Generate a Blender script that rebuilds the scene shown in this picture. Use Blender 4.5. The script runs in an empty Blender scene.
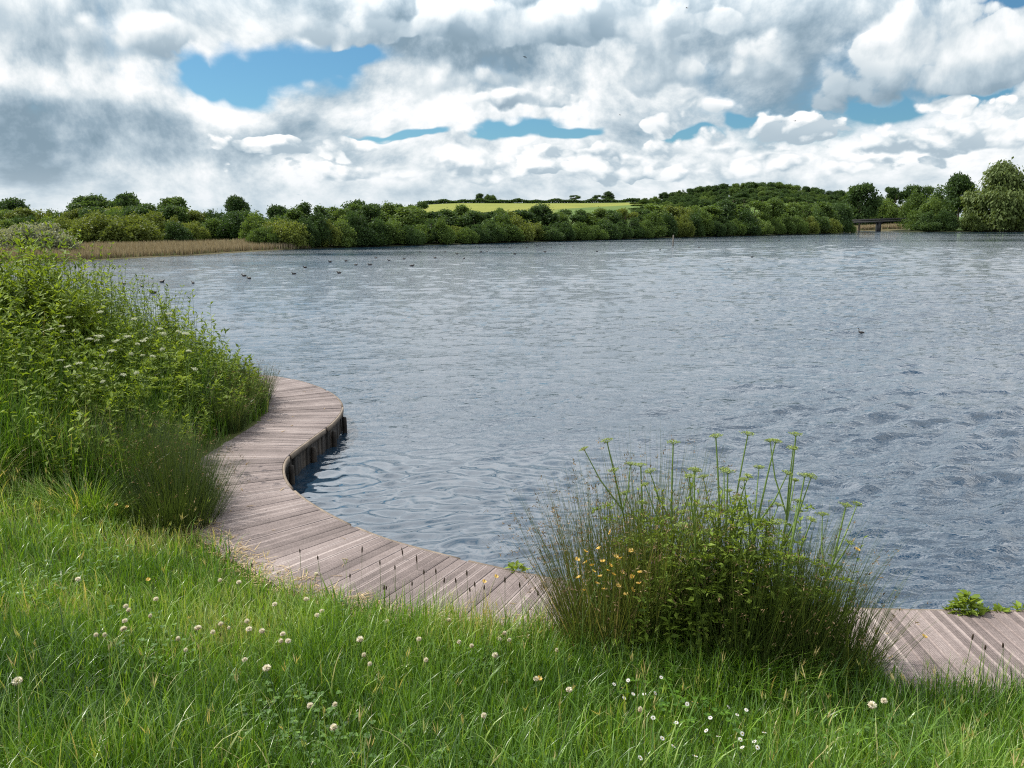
import bpy, math, random
import numpy as np
from mathutils import Vector, Matrix
R = math.radians
random.seed(7)
rng = np.random.default_rng(11)
scene = bpy.context.scene
C = scene.collection

# ---------------------------------------------------------------- camera
F_PX = 788.0
CAM_H = 2.8
PITCH = math.atan(160 / F_PX)           # horizon at row 224
CP, SP = math.cos(PITCH), math.sin(PITCH)
cam_d = bpy.data.cameras.new('camera')
cam = bpy.data.objects.new('camera', cam_d)
C.objects.link(cam)
cam.location = (0, 0, CAM_H)
cam.rotation_euler = (math.pi / 2 - PITCH, 0, 0)
cam_d.sensor_width = 36
cam_d.lens = 36 * F_PX / 1024
cam_d.clip_start = 0.05
cam_d.clip_end = 9000
scene.camera = cam


def ray(px, py):
    u = (px - 512) / F_PX
    v = (384 - py) / F_PX
    return np.array([u, CP + v * SP, -SP + v * CP])


def ground_at(px, py, z=0.0):
    d = ray(px, py)
    t = (z - CAM_H) / d[2]
    return np.array([d[0] * t, d[1] * t, z])


def at_depth(px, py, Y):
    d = ray(px, py)
    t = Y / d[1]
    return np.array([d[0] * t, Y, CAM_H + d[2] * t])


def azel(px, py):
    d = ray(px, py)
    return math.atan2(d[0], d[1]), math.asin(d[2] / np.linalg.norm(d))


# ---------------------------------------------------------------- node helpers
class S:
    """a scalar node output with arithmetic"""
    def __init__(self, nt, out):
        self.nt, self.o = nt, out

    def _m(self, op, *a, clamp=False):
        n = self.nt.nodes.new('ShaderNodeMath')
        n.operation = op
        n.use_clamp = clamp
        for i, x in enumerate((self,) + a):
            if isinstance(x, S):
                self.nt.links.new(x.o, n.inputs[i])
            else:
                n.inputs[i].default_value = x
        return S(self.nt, n.outputs[0])

    def __add__(s, o): return s._m('ADD', o)
    def __radd__(s, o): return s._m('ADD', o)
    def __sub__(s, o): return s._m('SUBTRACT', o)
    def __rsub__(s, o): return s._m('MULTIPLY', -1.0)._m('ADD', o)
    def __mul__(s, o): return s._m('MULTIPLY', o)
    def __rmul__(s, o): return s._m('MULTIPLY', o)
    def __truediv__(s, o): return s._m('DIVIDE', o)
    def mx(s, o): return s._m('MAXIMUM', o)
    def mn(s, o): return s._m('MINIMUM', o)
    def clamp(s): return s._m('ADD', 0.0, clamp=True)
    def f(s, op, *a): return s._m(op, *a)

    def step(s, a, b, lo=0.0, hi=1.0):
        n = s.nt.nodes.new('ShaderNodeMapRange')
        n.interpolation_type = 'SMOOTHSTEP'
        s.nt.links.new(s.o, n.inputs[0])
        for i, v in zip((1, 2, 3, 4), (a, b, lo, hi)):
            n.inputs[i].default_value = v
        return S(s.nt, n.outputs[0])


def vec(nt, x, y, z):
    n = nt.nodes.new('ShaderNodeCombineXYZ')
    for i, v in enumerate((x, y, z)):
        if isinstance(v, S):
            nt.links.new(v.o, n.inputs[i])
        else:
            n.inputs[i].default_value = v
    return n.outputs[0]


def sep(nt, v):
    n = nt.nodes.new('ShaderNodeSeparateXYZ')
    nt.links.new(v, n.inputs[0])
    return [S(nt, n.outputs[i]) for i in range(3)]


def noise(nt, v, scale, detail=5, rough=0.5, dist=0.0, lac=2.0, out='Fac', dims='3D'):
    n = nt.nodes.new('ShaderNodeTexNoise')
    n.noise_dimensions = dims
    if v is not None:
        nt.links.new(v, n.inputs['Vector'])
    n.inputs['Scale'].default_value = scale
    n.inputs['Detail'].default_value = detail
    n.inputs['Roughness'].default_value = rough
    n.inputs['Distortion'].default_value = dist
    n.inputs['Lacunarity'].default_value = lac
    return S(nt, n.outputs[out]) if out == 'Fac' else n.outputs[out]


def mixc(nt, fac, a, b, mode='MIX'):
    n = nt.nodes.new('ShaderNodeMix')
    n.data_type = 'RGBA'
    n.blend_type = mode
    ins = [i for i in n.inputs if i.type == 'RGBA']
    if isinstance(fac, S):
        nt.links.new(fac.o, n.inputs[0])
    else:
        n.inputs[0].default_value = fac
    for s, v in zip(ins, (a, b)):
        if isinstance(v, (tuple, list)):
            s.default_value = (*v[:3], 1)
        else:
            nt.links.new(v, s)
    return [o for o in n.outputs if o.type == 'RGBA'][0]


# ---------------------------------------------------------------- world: sun, sky, clouds
SUN_AZ = R(-60)       # from the view direction (+Y), negative = to the left
SUN_EL = R(50)
sd = Vector((math.sin(SUN_AZ) * math.cos(SUN_EL), math.cos(SUN_AZ) * math.cos(SUN_EL), math.sin(SUN_EL)))
sun_d = bpy.data.lights.new('sun', 'SUN')
sun_d.energy = 5.0
sun_d.angle = R(0.55)
sun_d.color = (1.0, 0.95, 0.86)
sun = bpy.data.objects.new('sun', sun_d)
C.objects.link(sun)
sun.location = (-40, 10, 60)
sun.rotation_euler = sd.to_track_quat('Z', 'Y').to_euler()

world = bpy.data.worlds.new('World')
scene.world = world
world.use_nodes = True
nt = world.node_tree
nt.nodes.clear()
sky = nt.nodes.new('ShaderNodeTexSky')
sky.sky_type = 'NISHITA'
sky.sun_disc = False
sky.sun_elevation = SUN_EL
sky.sun_rotation = SUN_AZ
sky.altitude = 50
sky.air_density = 1.0
sky.dust_density = 0.6
sky.ozone_density = 2.0

tc = nt.nodes.new('ShaderNodeTexCoord')
dx, dy, dz = sep(nt, tc.outputs['Generated'])
az = dx.f('ARCTAN2', dy)
el = dz.f('ARCSINE').mx(-0.03)


def blob(px, py, rx, ry, rot=0.0, soft=0.0):
    """1 at the centre of a patch of sky seen at this photo pixel, 0 outside it"""
    a, e = azel(px, py)
    m = nt.nodes.new('ShaderNodeMapping')
    m.vector_type = 'TEXTURE'
    nt.links.new(AE, m.inputs['Vector'])
    m.inputs['Location'].default_value = (a, e, 0)
    m.inputs['Rotation'].default_value = (0, 0, R(rot))
    m.inputs['Scale'].default_value = (rx / F_PX, ry / F_PX, 1)
    l = nt.nodes.new('ShaderNodeVectorMath')
    l.operation = 'LENGTH'
    nt.links.new(m.outputs[0], l.inputs[0])
    return S(nt, l.outputs['Value']).step(1.0, soft, 0.0, 1.0)


# warp the direction a little so that no patch has a smooth outline
w1 = noise(nt, vec(nt, az + 7.3, el * 1.6, 0), 9.0, 3, 0.55, dims='2D') - 0.5
w2 = noise(nt, vec(nt, az - 5.1, el * 1.6 + 4.4, 0), 9.0, 3, 0.55, dims='2D') - 0.5
AE = vec(nt, az + w1 * 0.10, el + w2 * 0.05, 0.0)

elp = el.mx(-0.02) + 0.10
lv = elp.f('LOGARITHM', math.e) * 0.26


def fbm(du, dv, scale, det, rough=0.5):
    return noise(nt, vec(nt, az + du, lv + dv, 0.0), scale, det, rough, 0.15, dims='2D')


def puffs(du, dv, scale, det=2.0):
    vo = nt.nodes.new('ShaderNodeTexVoronoi')
    vo.feature = 'F1'
    vo.voronoi_dimensions = '2D'
    nt.links.new(vec(nt, az + du + w1 * 0.03, lv + dv + w2 * 0.03, 0.0), vo.inputs['Vector'])
    vo.inputs['Scale'].default_value = scale
    vo.inputs['Detail'].default_value = det
    vo.inputs['Roughness'].default_value = 0.48
    vo.inputs['Lacunarity'].default_value = 2.3
    return 0.5 - S(nt, vo.outputs['Distance'])


# a thin broken sheet behind the cumulus, with the openings of blue the photograph shows
d0 = fbm(0.0, 0.0, 3.6, 10, 0.62)
d1 = fbm(-0.02, 0.035, 3.6, 8, 0.58)
holes = blob(280, 70, 100, 31, 8, 0.1)
for a in ((232, 84, 62, 20, -24), (345, 58, 56, 17, 4), (515, 128, 84, 12, 6), (572, 128, 34, 10, 0),
          (392, 132, 60, 7, 2), (872, 106, 42, 14, -10), (975, 92, 46, 12, 0), (1010, 4, 44, 16, 0),
          (685, 134, 50, 8, 0), (745, 122, 22, 10, 0)):
    holes = holes.mx(blob(*a, 0.15))
high = el.step(0.27, 0.55)          # above the picture: broken cloud
cover = d0 + 0.32 - holes * 0.62 - high * (0.11 + az.step(-0.2, 0.7) * 0.13) + el.step(0.10, -0.02) * 0.25
alpha = cover.step(0.41, 0.76)
dark = blob(95, 138, 300, 56, 3, 0.1) * 0.9
for a, k in (((520, 26, 340, 56, 6), 0.8), ((770, 74, 150, 60, -10), 0.5), ((40, 30, 300, 46, 6), 0.25),
             ((900, 62, 110, 40, 0), 0.3), ((250, 150, 200, 26, 0), 0.4)):
    dark = dark.mx(blob(*a, 0.0) * k)
light = blob(185, 104, 170, 30, -14, 0.0).mx(blob(60, 82, 260, 28, -3, 0.0)).mx(blob(330, 110, 120, 24, 10, 0.0))
lum = 0.79 + (d0 - d1) * 2.1 + (d0 - 0.5) * 0.6 - dark * 0.40 + light * 0.20 + el.step(0.22, 0.40) * 0.14
sheet_lum = lum.mx(0.30).mn(1.0)


def cumulus(clouds, p_scale, n_scale, thr, extra):
    """rows of heaped cloud: white crisp tops, grey flat bases"""
    place, base = None, None
    for px, py, rx, ry, grey in clouds:
        a, e = azel(px, py)
        m = nt.nodes.new('ShaderNodeMapping')
        m.vector_type = 'TEXTURE'
        nt.links.new(AE, m.inputs['Vector'])
        m.inputs['Location'].default_value = (a, e, 0)
        m.inputs['Scale'].default_value = (rx / F_PX, ry / F_PX, 1)
        l = nt.nodes.new('ShaderNodeVectorMath')
        l.operation = 'LENGTH'
        nt.links.new(m.outputs[0], l.inputs[0])
        pl = S(nt, l.outputs['Value']).step(1.5, 0.0)
        y = sep(nt, m.outputs[0])[1]
        b = 1.0 - (y.step(-0.95, 0.55, 1.0, 0.0)) * grey
        if place is None:
            place, base = pl, b * pl
            tot = pl
        else:
            place = place.mx(pl)
            base = base + b * pl
            tot = tot + pl
    base = base / tot.mx(0.001)
    q0 = puffs(0, 0, p_scale) * 0.55 + fbm(0, 0, n_scale, 8, 0.60)
    q1 = puffs(-0.008, 0.018, p_scale, 1.0) * 0.55 + fbm(-0.008, 0.018, n_scale, 7, 0.58)
    field = q0 - 0.5 + (place - 0.5) * 0.75 + extra
    soft = 0.10 + noise(nt, vec(nt, az + 2.2, el * 2.0, 0), 5.0, 2, 0.5, dims='2D').step(0.42, 0.66) * 0.22
    al = ((field - thr) / soft).step(0.0, 1.0)
    rel = ((q0 - q1) * 1.7).mx(-0.30).mn(0.18)
    l = (base * 0.93 + rel * (0.35 + base * 0.65) + 0.02).mx(0.28).mn(1.0)
    return al, l


high_on = el.step(0.30, 0.5)
al1, l1 = cumulus(((440, 148, 78, 26, .35), (300, 150, 90, 16, .3), (380, 170, 160, 12, .25), (560, 158, 90, 17, .2),
                   (640, 154, 66, 22, .3), (700, 142, 60, 14, .4), (815, 134, 76, 26, .42), (735, 152, 120, 12, .3),
                   (890, 156, 90, 14, .3), (965, 138, 84, 20, .35), (940, 100, 46, 14, .2), (1010, 100, 40, 16, .25),
                   (640, 122, 50, 18, .5), (470, 172, 150, 12, .25), (610, 174, 190, 10, .2), (765, 168, 120, 14, .3), (860, 172, 140, 12, .15), (345, 140, 60, 14, .4), (520, 102, 66, 14, .45), (705, 108, 56, 14, .5)), 16.0, 9.0, 0.0, 0.05)
al2, l2 = cumulus(((425, 84, 62, 32, .42), (505, 78, 52, 24, .4), (660, 66, 80, 40, .6),
                   (790, 62, 120, 50, .66), (905, 36, 90, 46, .5), (975, 58, 70, 40, .45), (540, 18, 230, 34, .68),
                   (60, 34, 190, 36, .34), (420, 30, 90, 24, .5),
                   (330, 34, 60, 18, .2), (720, 24, 80, 20, .35)), 8.0, 5.0, 0.0, high_on * -0.3 + 0.09)

rampn = nt.nodes.new('ShaderNodeValToRGB')
cr = rampn.color_ramp
cr.elements[0].position = 0.25
cr.elements[0].color = (0.22, 0.32, 0.40, 1)
cr.elements[1].position = 0.98
cr.elements[1].color = (1.06, 1.07, 1.08, 1)
for p, c in ((0.42, (0.33, 0.44, 0.53)), (0.62, (0.54, 0.645, 0.72)), (0.82, (0.84, 0.90, 0.93))):
    e = cr.elements.new(p)
    e.color = (*c, 1)
one_less = 1.0 - al1
lumA = sheet_lum * one_less + l1 * al1
lumB = lumA * (1.0 - al2) + l2 * al2
alpha = alpha.mx(al1).mx(al2)
nt.links.new(lumB.o, rampn.inputs[0])
lowair = el.step(0.085, 0.0)
cloud = mixc(nt, lowair * 0.55, rampn.outputs[0], (0.66, 0.76, 0.83))

SKY_K = 0.064
bg1 = nt.nodes.new('ShaderNodeBackground')
skyc = mixc(nt, 1.0, sky.outputs[0], (0.58, 0.96, 1.10), 'MULTIPLY')
nt.links.new(skyc, bg1.inputs[0])
bg1.inputs[1].default_value = SKY_K
bg2 = nt.nodes.new('ShaderNodeBackground')
nt.links.new(cloud, bg2.inputs[0])
nt.links.new((0.70 + el.step(0.18, 0.45) * 0.75).o, bg2.inputs[1])
ms = nt.nodes.new('ShaderNodeMixShader')
nt.links.new(alpha.o, ms.inputs[0])
nt.links.new(bg1.outputs[0], ms.inputs[1])
nt.links.new(bg2.outputs[0], ms.inputs[2])
wo = nt.nodes.new('ShaderNodeOutputWorld')
nt.links.new(ms.outputs[0], wo.inputs[0])
world.cycles.sampling_method = 'MANUAL'
world.cycles.sample_map_resolution = 512

scene.view_settings.view_transform = 'Standard'
scene.view_settings.look = 'None'
scene.view_settings.exposure = 0.48
scene.view_settings.gamma = 1
scene.cycles.filter_width = 1.15
scene.cycles.use_denoising = False

# ---------------------------------------------------------------- scene helpers
def tag(o, label=None, cat=None, group=None, kind=None):
    for k, v in (('label', label), ('category', cat), ('group', group), ('kind', kind)):
        if v:
            o[k] = v
    return o


def empty(name, loc, rz=0.0):
    o = bpy.data.objects.new(name, None)
    C.objects.link(o)
    o.location = loc
    o.rotation_euler = (0, 0, rz)
    o.empty_display_size = 0.1
    return o


def link(name, me, parent=None):
    o = bpy.data.objects.new(name, me)
    C.objects.link(o)
    if parent:
        o.parent = parent
    return o


def copy_tree(o, parent=None):
    c = o.copy()
    C.objects.link(c)
    if parent:
        c.parent = parent
    for ch in list(o.children):
        copy_tree(ch, c)
    return c


class Geo:
    """collects vertices and faces with one float attribute per vertex, builds ONE mesh"""
    def __init__(self):
        self.v, self.t, self.faces, self.n = [], [], [], 0

    def add(self, v, faces, tint=0.5):
        v = np.asarray(v, float).reshape(-1, 3)
        self.v.append(v)
        tt = np.empty(len(v))
        tt[:] = tint
        self.t.append(tt)
        for f in faces:
            f = np.asarray(f)
            self.faces.append(f.reshape(-1, f.shape[-1]) + self.n)
        self.n += len(v)

    def arrays(self):
        return np.concatenate(self.v), np.concatenate(self.t), self.faces

    def mesh(self, name, mat, smooth=False, mats=None, face_mat=None):
        v, t, faces = self.arrays()
        me = bpy.data.meshes.new(name)
        me.vertices.add(len(v))
        me.vertices.foreach_set('co', v.astype(np.float32).ravel())
        loops = np.concatenate([f.ravel() for f in faces]).astype(np.int32)
        sizes = np.concatenate([np.full(len(f), f.shape[1]) for f in faces]).astype(np.int32)
        starts = np.concatenate([[0], np.cumsum(sizes)[:-1]]).astype(np.int32)
        me.loops.add(len(loops))
        me.loops.foreach_set('vertex_index', loops)
        me.polygons.add(len(sizes))
        me.polygons.foreach_set('loop_start', starts)
        if smooth:
            me.polygons.foreach_set('use_smooth', np.ones(len(sizes), bool))
        a = me.attributes.new('tint', 'FLOAT', 'POINT')
        a.data.foreach_set('value', t.astype(np.float32))
        for m in ([mat] if mats is None else mats):
            me.materials.append(m)
        me.update()
        me.validate()
        return me


def tube(g, pts, radii, sides=6, tint=0.5, cap=True):
    pts = np.asarray(pts, float)
    n = len(pts)
    radii = np.broadcast_to(radii, n)
    tan = np.gradient(pts, axis=0)
    tan /= np.linalg.norm(tan, axis=1)[:, None] + 1e-9
    ref = np.array([0.31, 0.95, 0.05]) if abs(tan[0][2]) > 0.7 else np.array([0, 0, 1.0])
    a = np.cross(tan, ref)
    a /= np.linalg.norm(a, axis=1)[:, None] + 1e-9
    b = np.cross(tan, a)
    th = np.linspace(0, 2 * np.pi, sides, endpoint=False)
    ring = (a[:, None, :] * np.cos(th)[None, :, None] + b[:, None, :] * np.sin(th)[None, :, None])
    v = pts[:, None, :] + ring * radii[:, None, None]
    i = np.arange(n - 1)[:, None] * sides
    j = np.arange(sides)[None, :]
    k = (j + 1) % sides
    q = np.stack([i + j, i + k, i + sides + k, i + sides + j], -1).reshape(-1, 4)
    fs = [q]
    if cap:
        fs.append(np.arange(sides)[::-1].reshape(1, -1) if sides > 3 else np.arange(3)[::-1].reshape(1, 3))
        fs.append((np.arange(sides) + (n - 1) * sides).reshape(1, -1))
    g.add(v.reshape(-1, 3), fs, tint)


def boxes(g, c, ax, ay, az_, tint=0.5):
    """oriented boxes: centres and three half-axis vectors, all (N,3)"""
    c, ax, ay, az_ = [np.atleast_2d(np.asarray(x, float)) for x in (c, ax, ay, az_)]
    n = len(c)
    sg = np.array([[-1, -1, -1], [1, -1, -1], [1, 1, -1], [-1, 1, -1], [-1, -1, 1], [1, -1, 1], [1, 1, 1], [-1, 1, 1]])
    v = c[:, None] + ax[:, None] * sg[None, :, 0:1] + ay[:, None] * sg[None, :, 1:2] + az_[:, None] * sg[None, :, 2:3]
    f = np.array([[0, 3, 2, 1], [4, 5, 6, 7], [0, 1, 5, 4], [1, 2, 6, 5], [2, 3, 7, 6], [3, 0, 4, 7]])
    F = (np.arange(n)[:, None, None] * 8 + f[None]).reshape(-1, 4)
    t = np.repeat(np.broadcast_to(tint, n), 8)
    g.add(v.reshape(-1, 3), [F], t)


def blades(g, root, h, w, yaw, lean, curl, tint, segs=3, taper=1.0):
    """ribbon leaves that start upright-ish (lean, radians) and curl over (curl, radians more at the tip)"""
    n = len(root)
    h, w, yaw, lean, curl, tint = [np.broadcast_to(x, n).astype(float) for x in (h, w, yaw, lean, curl, tint)]
    d = np.stack([np.cos(yaw), np.sin(yaw), np.zeros(n)], -1)
    side = np.stack([-np.sin(yaw), np.cos(yaw), np.zeros(n)], -1)
    tw = rng.uniform(-0.6, 0.6, n)
    side = side * np.cos(tw)[:, None] + d * np.sin(tw)[:, None]
    p = root.copy()
    V, T = [], []
    for k in range(segs + 1):
        u = k / segs
        ww = w * 0.5 * (1 - u ** 1.6 * taper) * (0.75 + 0.5 * math.sin(math.pi * min(u * 1.2 + .15, 1)))
        if k < segs:
            V += [p - side * ww[:, None], p + side * ww[:, None]]
        else:
            V += [p]
        ang = lean + curl * (u ** 1.3)
        p = p + (d * np.sin(ang)[:, None] + np.array([0, 0, 1.0]) * np.cos(ang)[:, None]) * (h / segs)[:, None]
    m = 2 * segs + 1
    V = np.stack(V, 1)
    base = np.arange(n)[:, None] * m
    fs = []
    q = np.concatenate([base + np.array([[2 * k, 2 * k + 1, 2 * k + 3, 2 * k + 2]]) for k in range(segs - 1)]) if segs > 1 else None
    if q is not None:
        fs.append(q)
    fs.append(base + np.array([[2 * segs - 2, 2 * segs - 1, 2 * segs]]))
    g.add(V.reshape(-1, 3), fs, np.repeat(tint, m))


def leaves(g, pos, dirv, size, width, tint, fold=0.25, up=None):
    """folded diamond leaves at pos pointing along dirv"""
    n = len(pos)
    dirv = dirv / (np.linalg.norm(dirv, axis=1)[:, None] + 1e-9)
    if up is None:
        up = rng.normal(size=(n, 3)) * 0.5 + np.array([0, 0, 1.0])
    s = np.cross(dirv, up)
    s /= np.linalg.norm(s, axis=1)[:, None] + 1e-9
    nn = np.cross(s, dirv)
    size = np.broadcast_to(size, n)[:, None]
    width = np.broadcast_to(width, n)[:, None]
    mid = pos + dirv * size * 0.42
    V = np.stack([pos, mid + s * width + nn * width * fold, pos + dirv * size - nn * size * 0.10, mid - s * width + nn * width * fold], 1)
    b = np.arange(n)[:, None] * 4
    g.add(V.reshape(-1, 3), [b + np.array([[0, 2, 1]]), b + np.array([[0, 3, 2]])], np.repeat(np.broadcast_to(tint, n), 4))


# ---------------------------------------------------------------- materials
def mat_base(name):
    m = bpy.data.materials.new(name)
    m.use_nodes = True
    t = m.node_tree
    t.nodes.clear()
    out = t.nodes.new('ShaderNodeOutputMaterial')
    return m, t, out


def principled(t, rough=0.6, spec=0.3):
    p = t.nodes.new('ShaderNodeBsdfPrincipled')
    p.inputs['Roughness'].default_value = rough
    p.inputs['Specular IOR Level'].default_value = spec
    return p


def ramp(t, fac, stops):
    n = t.nodes.new('ShaderNodeValToRGB')
    e = n.color_ramp.elements
    e[0].position, e[1].position = stops[0][0], stops[-1][0]
    e[0].color, e[1].color = (*stops[0][1], 1), (*stops[-1][1], 1)
    for p, c in stops[1:-1]:
        x = e.new(p)
        x.color = (*c, 1)
    t.links.new(fac.o if isinstance(fac, S) else fac, n.inputs[0])
    return n.outputs[0]


def tint_of(t, name='tint'):
    a = t.nodes.new('ShaderNodeAttribute')
    a.attribute_name = name
    return S(t, a.outputs['Fac'])


def leaf_mat(name, stops, transl=0.4, rough=0.5, spec=0.3, tcol=(1.25, 1.15, 0.55), obj_var=0.0, patch=0.0):
    m, t, out = mat_base(name)
    f = tint_of(t)
    if obj_var:
        oi = t.nodes.new('ShaderNodeObjectInfo')
        f = f * (1 - obj_var) + S(t, oi.outputs['Random']) * obj_var
    if patch:
        ge = t.nodes.new('ShaderNodeNewGeometry')
        f = f + (noise(t, ge.outputs['Position'], 1.1, 3, 0.5) - 0.5) * patch
    col = ramp(t, f, stops)
    p = principled(t, rough, spec)
    t.links.new(col, p.inputs['Base Color'])
    tr = t.nodes.new('ShaderNodeBsdfTranslucent')
    t.links.new(mixc(t, 1.0, col, tcol, 'MULTIPLY'), tr.inputs[0])
    mx = t.nodes.new('ShaderNodeMixShader')
    mx.inputs[0].default_value = transl
    t.links.new(p.outputs[0], mx.inputs[1])
    t.links.new(tr.outputs[0], mx.inputs[2])
    t.links.new(mx.outputs[0], out.inputs[0])
    return m


def plain_mat(name, stops, rough=0.7, spec=0.25, nscale=None, bump=0.0):
    m, t, out = mat_base(name)
    f = tint_of(t)
    p = principled(t, rough, spec)
    if nscale:
        ge = t.nodes.new('ShaderNodeTexCoord')
        nz = noise(t, ge.outputs['Object'], nscale, 6, 0.6)
        f = f + (nz - 0.5) * 1.1
        if bump:
            b = t.nodes.new('ShaderNodeBump')
            b.inputs['Strength'].default_value = bump
            b.inputs['Distance'].default_value = 0.02
            t.links.new(nz.o, b.inputs['Height'])
            t.links.new(b.outputs[0], p.inputs['Normal'])
    t.links.new(ramp(t, f, stops), p.inputs['Base Color'])
    t.links.new(p.outputs[0], out.inputs[0])
    return m


# ---------------------------------------------------------------- the shoreline
def spline(pts, step):
    p = np.asarray(pts, float)
    p = np.vstack([2 * p[0] - p[1], p, 2 * p[-1] - p[-2]])
    out = []
    for i in range(1, len(p) - 2):
        a, b, c, d = p[i - 1:i + 3]
        for u in np.linspace(0, 1, 24, endpoint=False):
            out.append(0.5 * (2 * b + (c - a) * u + (2 * a - 5 * b + 4 * c - d) * u ** 2 + (3 * b - a - 3 * c + d) * u ** 3))
    out.append(p[-2])
    out = np.array(out)
    L = np.concatenate([[0], np.cumsum(np.linalg.norm(np.diff(out, axis=0), axis=1))])
    s = np.arange(0, L[-1], step)
    return np.stack([np.interp(s, L, out[:, k]) for k in range(out.shape[1])], -1)


# lake edge of the boardwalk, from the hidden far end on the left to beyond the right of the view
EDGE = [(-10.5, 12.2), (-8.4, 12.9), (-6.4, 13.3), (-4.95, 13.3), (-4.2, 13.1), (-3.45, 12.6), (-2.78, 11.75), (-2.38, 10.83), (-2.29, 9.95),
        (-2.38, 9.0), (-2.44, 8.3), (-2.32, 7.72), (-2.06, 7.18), (-1.6, 6.58), (-1.08, 6.08), (-0.56, 5.74), (-0.05, 5.46),
        (0.6, 5.17), (1.28, 4.98), (1.93, 4.88), (2.6, 4.83), (3.4, 4.81), (4.3, 4.78), (6, 4.6), (8.5, 4.1), (12, 3.0)]
edge = spline(EDGE, 0.02)
DECK_W = 1.05
# average normals over a short run so that the boards fan smoothly
tang = np.gradient(edge, axis=0)
kk = np.ones(41) / 41
tang = np.stack([np.convolve(np.pad(tang[:, i], 20, 'edge'), kk, 'valid') for i in (0, 1)], -1)
tang /= np.linalg.norm(tang, axis=1)[:, None]
inl = np.stack([tang[:, 1], -tang[:, 0]], -1)       # towards the land (right of travel)


def narrow(x, y):
    """how much of the planking the rush clumps have taken over"""
    t = lambda a, b, v: np.clip((v - a) / (b - a), 0, 1)
    return (0.26 * t(-0.75, 0.15, x) + 0.17 * t(0.30, 0.52, x)) * (1 - t(1.85, 2.10, x)) * (y < 7) * (y > 2)


deck_w = DECK_W - narrow(edge[:, 0], edge[:, 1])

FAR_PX = [(60, 262), (100, 260), (200, 255), (280, 250), (330, 248), (400, 246), (500, 243), (600, 240), (700, 237), (800, 234.6), (850, 233)]
far = [tuple(ground_at(a, b)[:2]) for a, b in FAR_PX]
lake = [tuple(p) for p in edge[::10]]
lake = [(-46, 44), (-30, 27), (-19, 17)] + lake + [(20, 0), (40, -4), (90, 10), (160, 60), (215, 140), (225, 240), (200, 282), (183, 284), (160, 286), (143, 287),
        (146, 305), (160, 345), (150, 352), (133, 338), (118, 292)] + far[::-1] + [(-40, 56)]
lake = np.array(lake)


def lake_dist(x, y):
    """distance to the lake edge, positive on land"""
    x, y = np.ravel(x).astype(float), np.ravel(y).astype(float)
    a, b = lake, np.roll(lake, -1, 0)
    best = np.full(len(x), 1e18)
    ins = np.zeros(len(x), bool)
    for (ax, ay), (bx, by) in zip(a, b):
        ux, uy = bx - ax, by - ay
        L = ux * ux + uy * uy + 1e-12
        t = np.clip(((x - ax) * ux + (y - ay) * uy) / L, 0, 1)
        best = np.minimum(best, (x - ax - t * ux) ** 2 + (y - ay - t * uy) ** 2)
        c = (ay > y) != (by > y)
        xx = ax + (y - ay) * ux / (uy if abs(uy) > 1e-12 else 1e-12)
        ins ^= c & (x < xx)
    d = np.sqrt(best)
    return np.where(ins, -d, d)


def ss(a, b, x):
    t = np.clip((x - a) / (b - a), 0, 1)
    return t * t * (3 - 2 * t)


def lump(x, y, s, seed):
    q = np.random.default_rng(seed)
    z = 0
    for _ in range(7):
        a, ph, k = q.uniform(0, 6.28), q.uniform(0, 6.28), q.uniform(0.6, 2.2) / s
        z = z + np.sin((x * np.cos(a) + y * np.sin(a)) * k * 2 + ph)
    return z / 7


def gz(x, y, want_s=False):
    x, y = np.ravel(x).astype(float), np.ravel(y).astype(float)
    s = lake_dist(x, y)
    r = np.hypot(x, y)
    s_true = s
    s = s + np.where(s > 0.2, narrow(x, y + 0.7), 0)
    near = np.where(s < 0, -0.45 - 0.7 * ss(0, -2.0, s), np.where(s < 0.96, -0.45 + 0.72 * ss(0.35, 0.98, s), 0.27 + 0.95 * ss(0.93, 4.7, s)))
    near = near + ss(1.2, 2.5, s) * lump(x, y, 0.8, 3) * 0.05 + 0.30 * np.exp(-((x + 5.6) / 1.6) ** 2 - ((y - 9.0) / 2.2) ** 2)
    px = 512 + F_PX * x / np.maximum(y, 1e-3)
    hill = ss(240, 640, r) * (ss(250, 470, px) * 15 * (1 - 0.75 * ss(780, 870, px)) + 3) * (y > 0)
    hill = hill + 2 * ss(360, 520, r) * ss(600, 760, px) * (1 - ss(840, 980, px)) * (y > 0)
    hill = hill + 1.4 * lump(x, y, 170, 5) * ss(260, 500, r)
    farz = np.where(s_true < 0, -1.3 * ss(0, -3, s_true) - 0.05, 0.05 + 0.45 * ss(0, 6, s_true)) + np.maximum(hill, 0) * ss(0, 60, s_true)
    k = ss(18, 30, r)
    s = np.where(r < 15, s, s_true)
    z = near * (1 - k) + farz * k
    return (z, s) if want_s else z


def gz1(x, y):
    return float(gz([x], [y])[0])


def on_ground(px, py, h=0.0):
    """the point at height h above the land that lies along this photo pixel"""
    d = ray(px, py)
    t = np.linspace(1.5, 14, 900) / d[1]
    P = d[None] * t[:, None] + np.array([0, 0, CAM_H])
    below = P[:, 2] < gz(P[:, 0], P[:, 1]) + h
    i = int(np.argmax(below)) if below.any() else len(t) - 1
    return P[i, 0], P[i, 1], P[i, 2] - h


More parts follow.
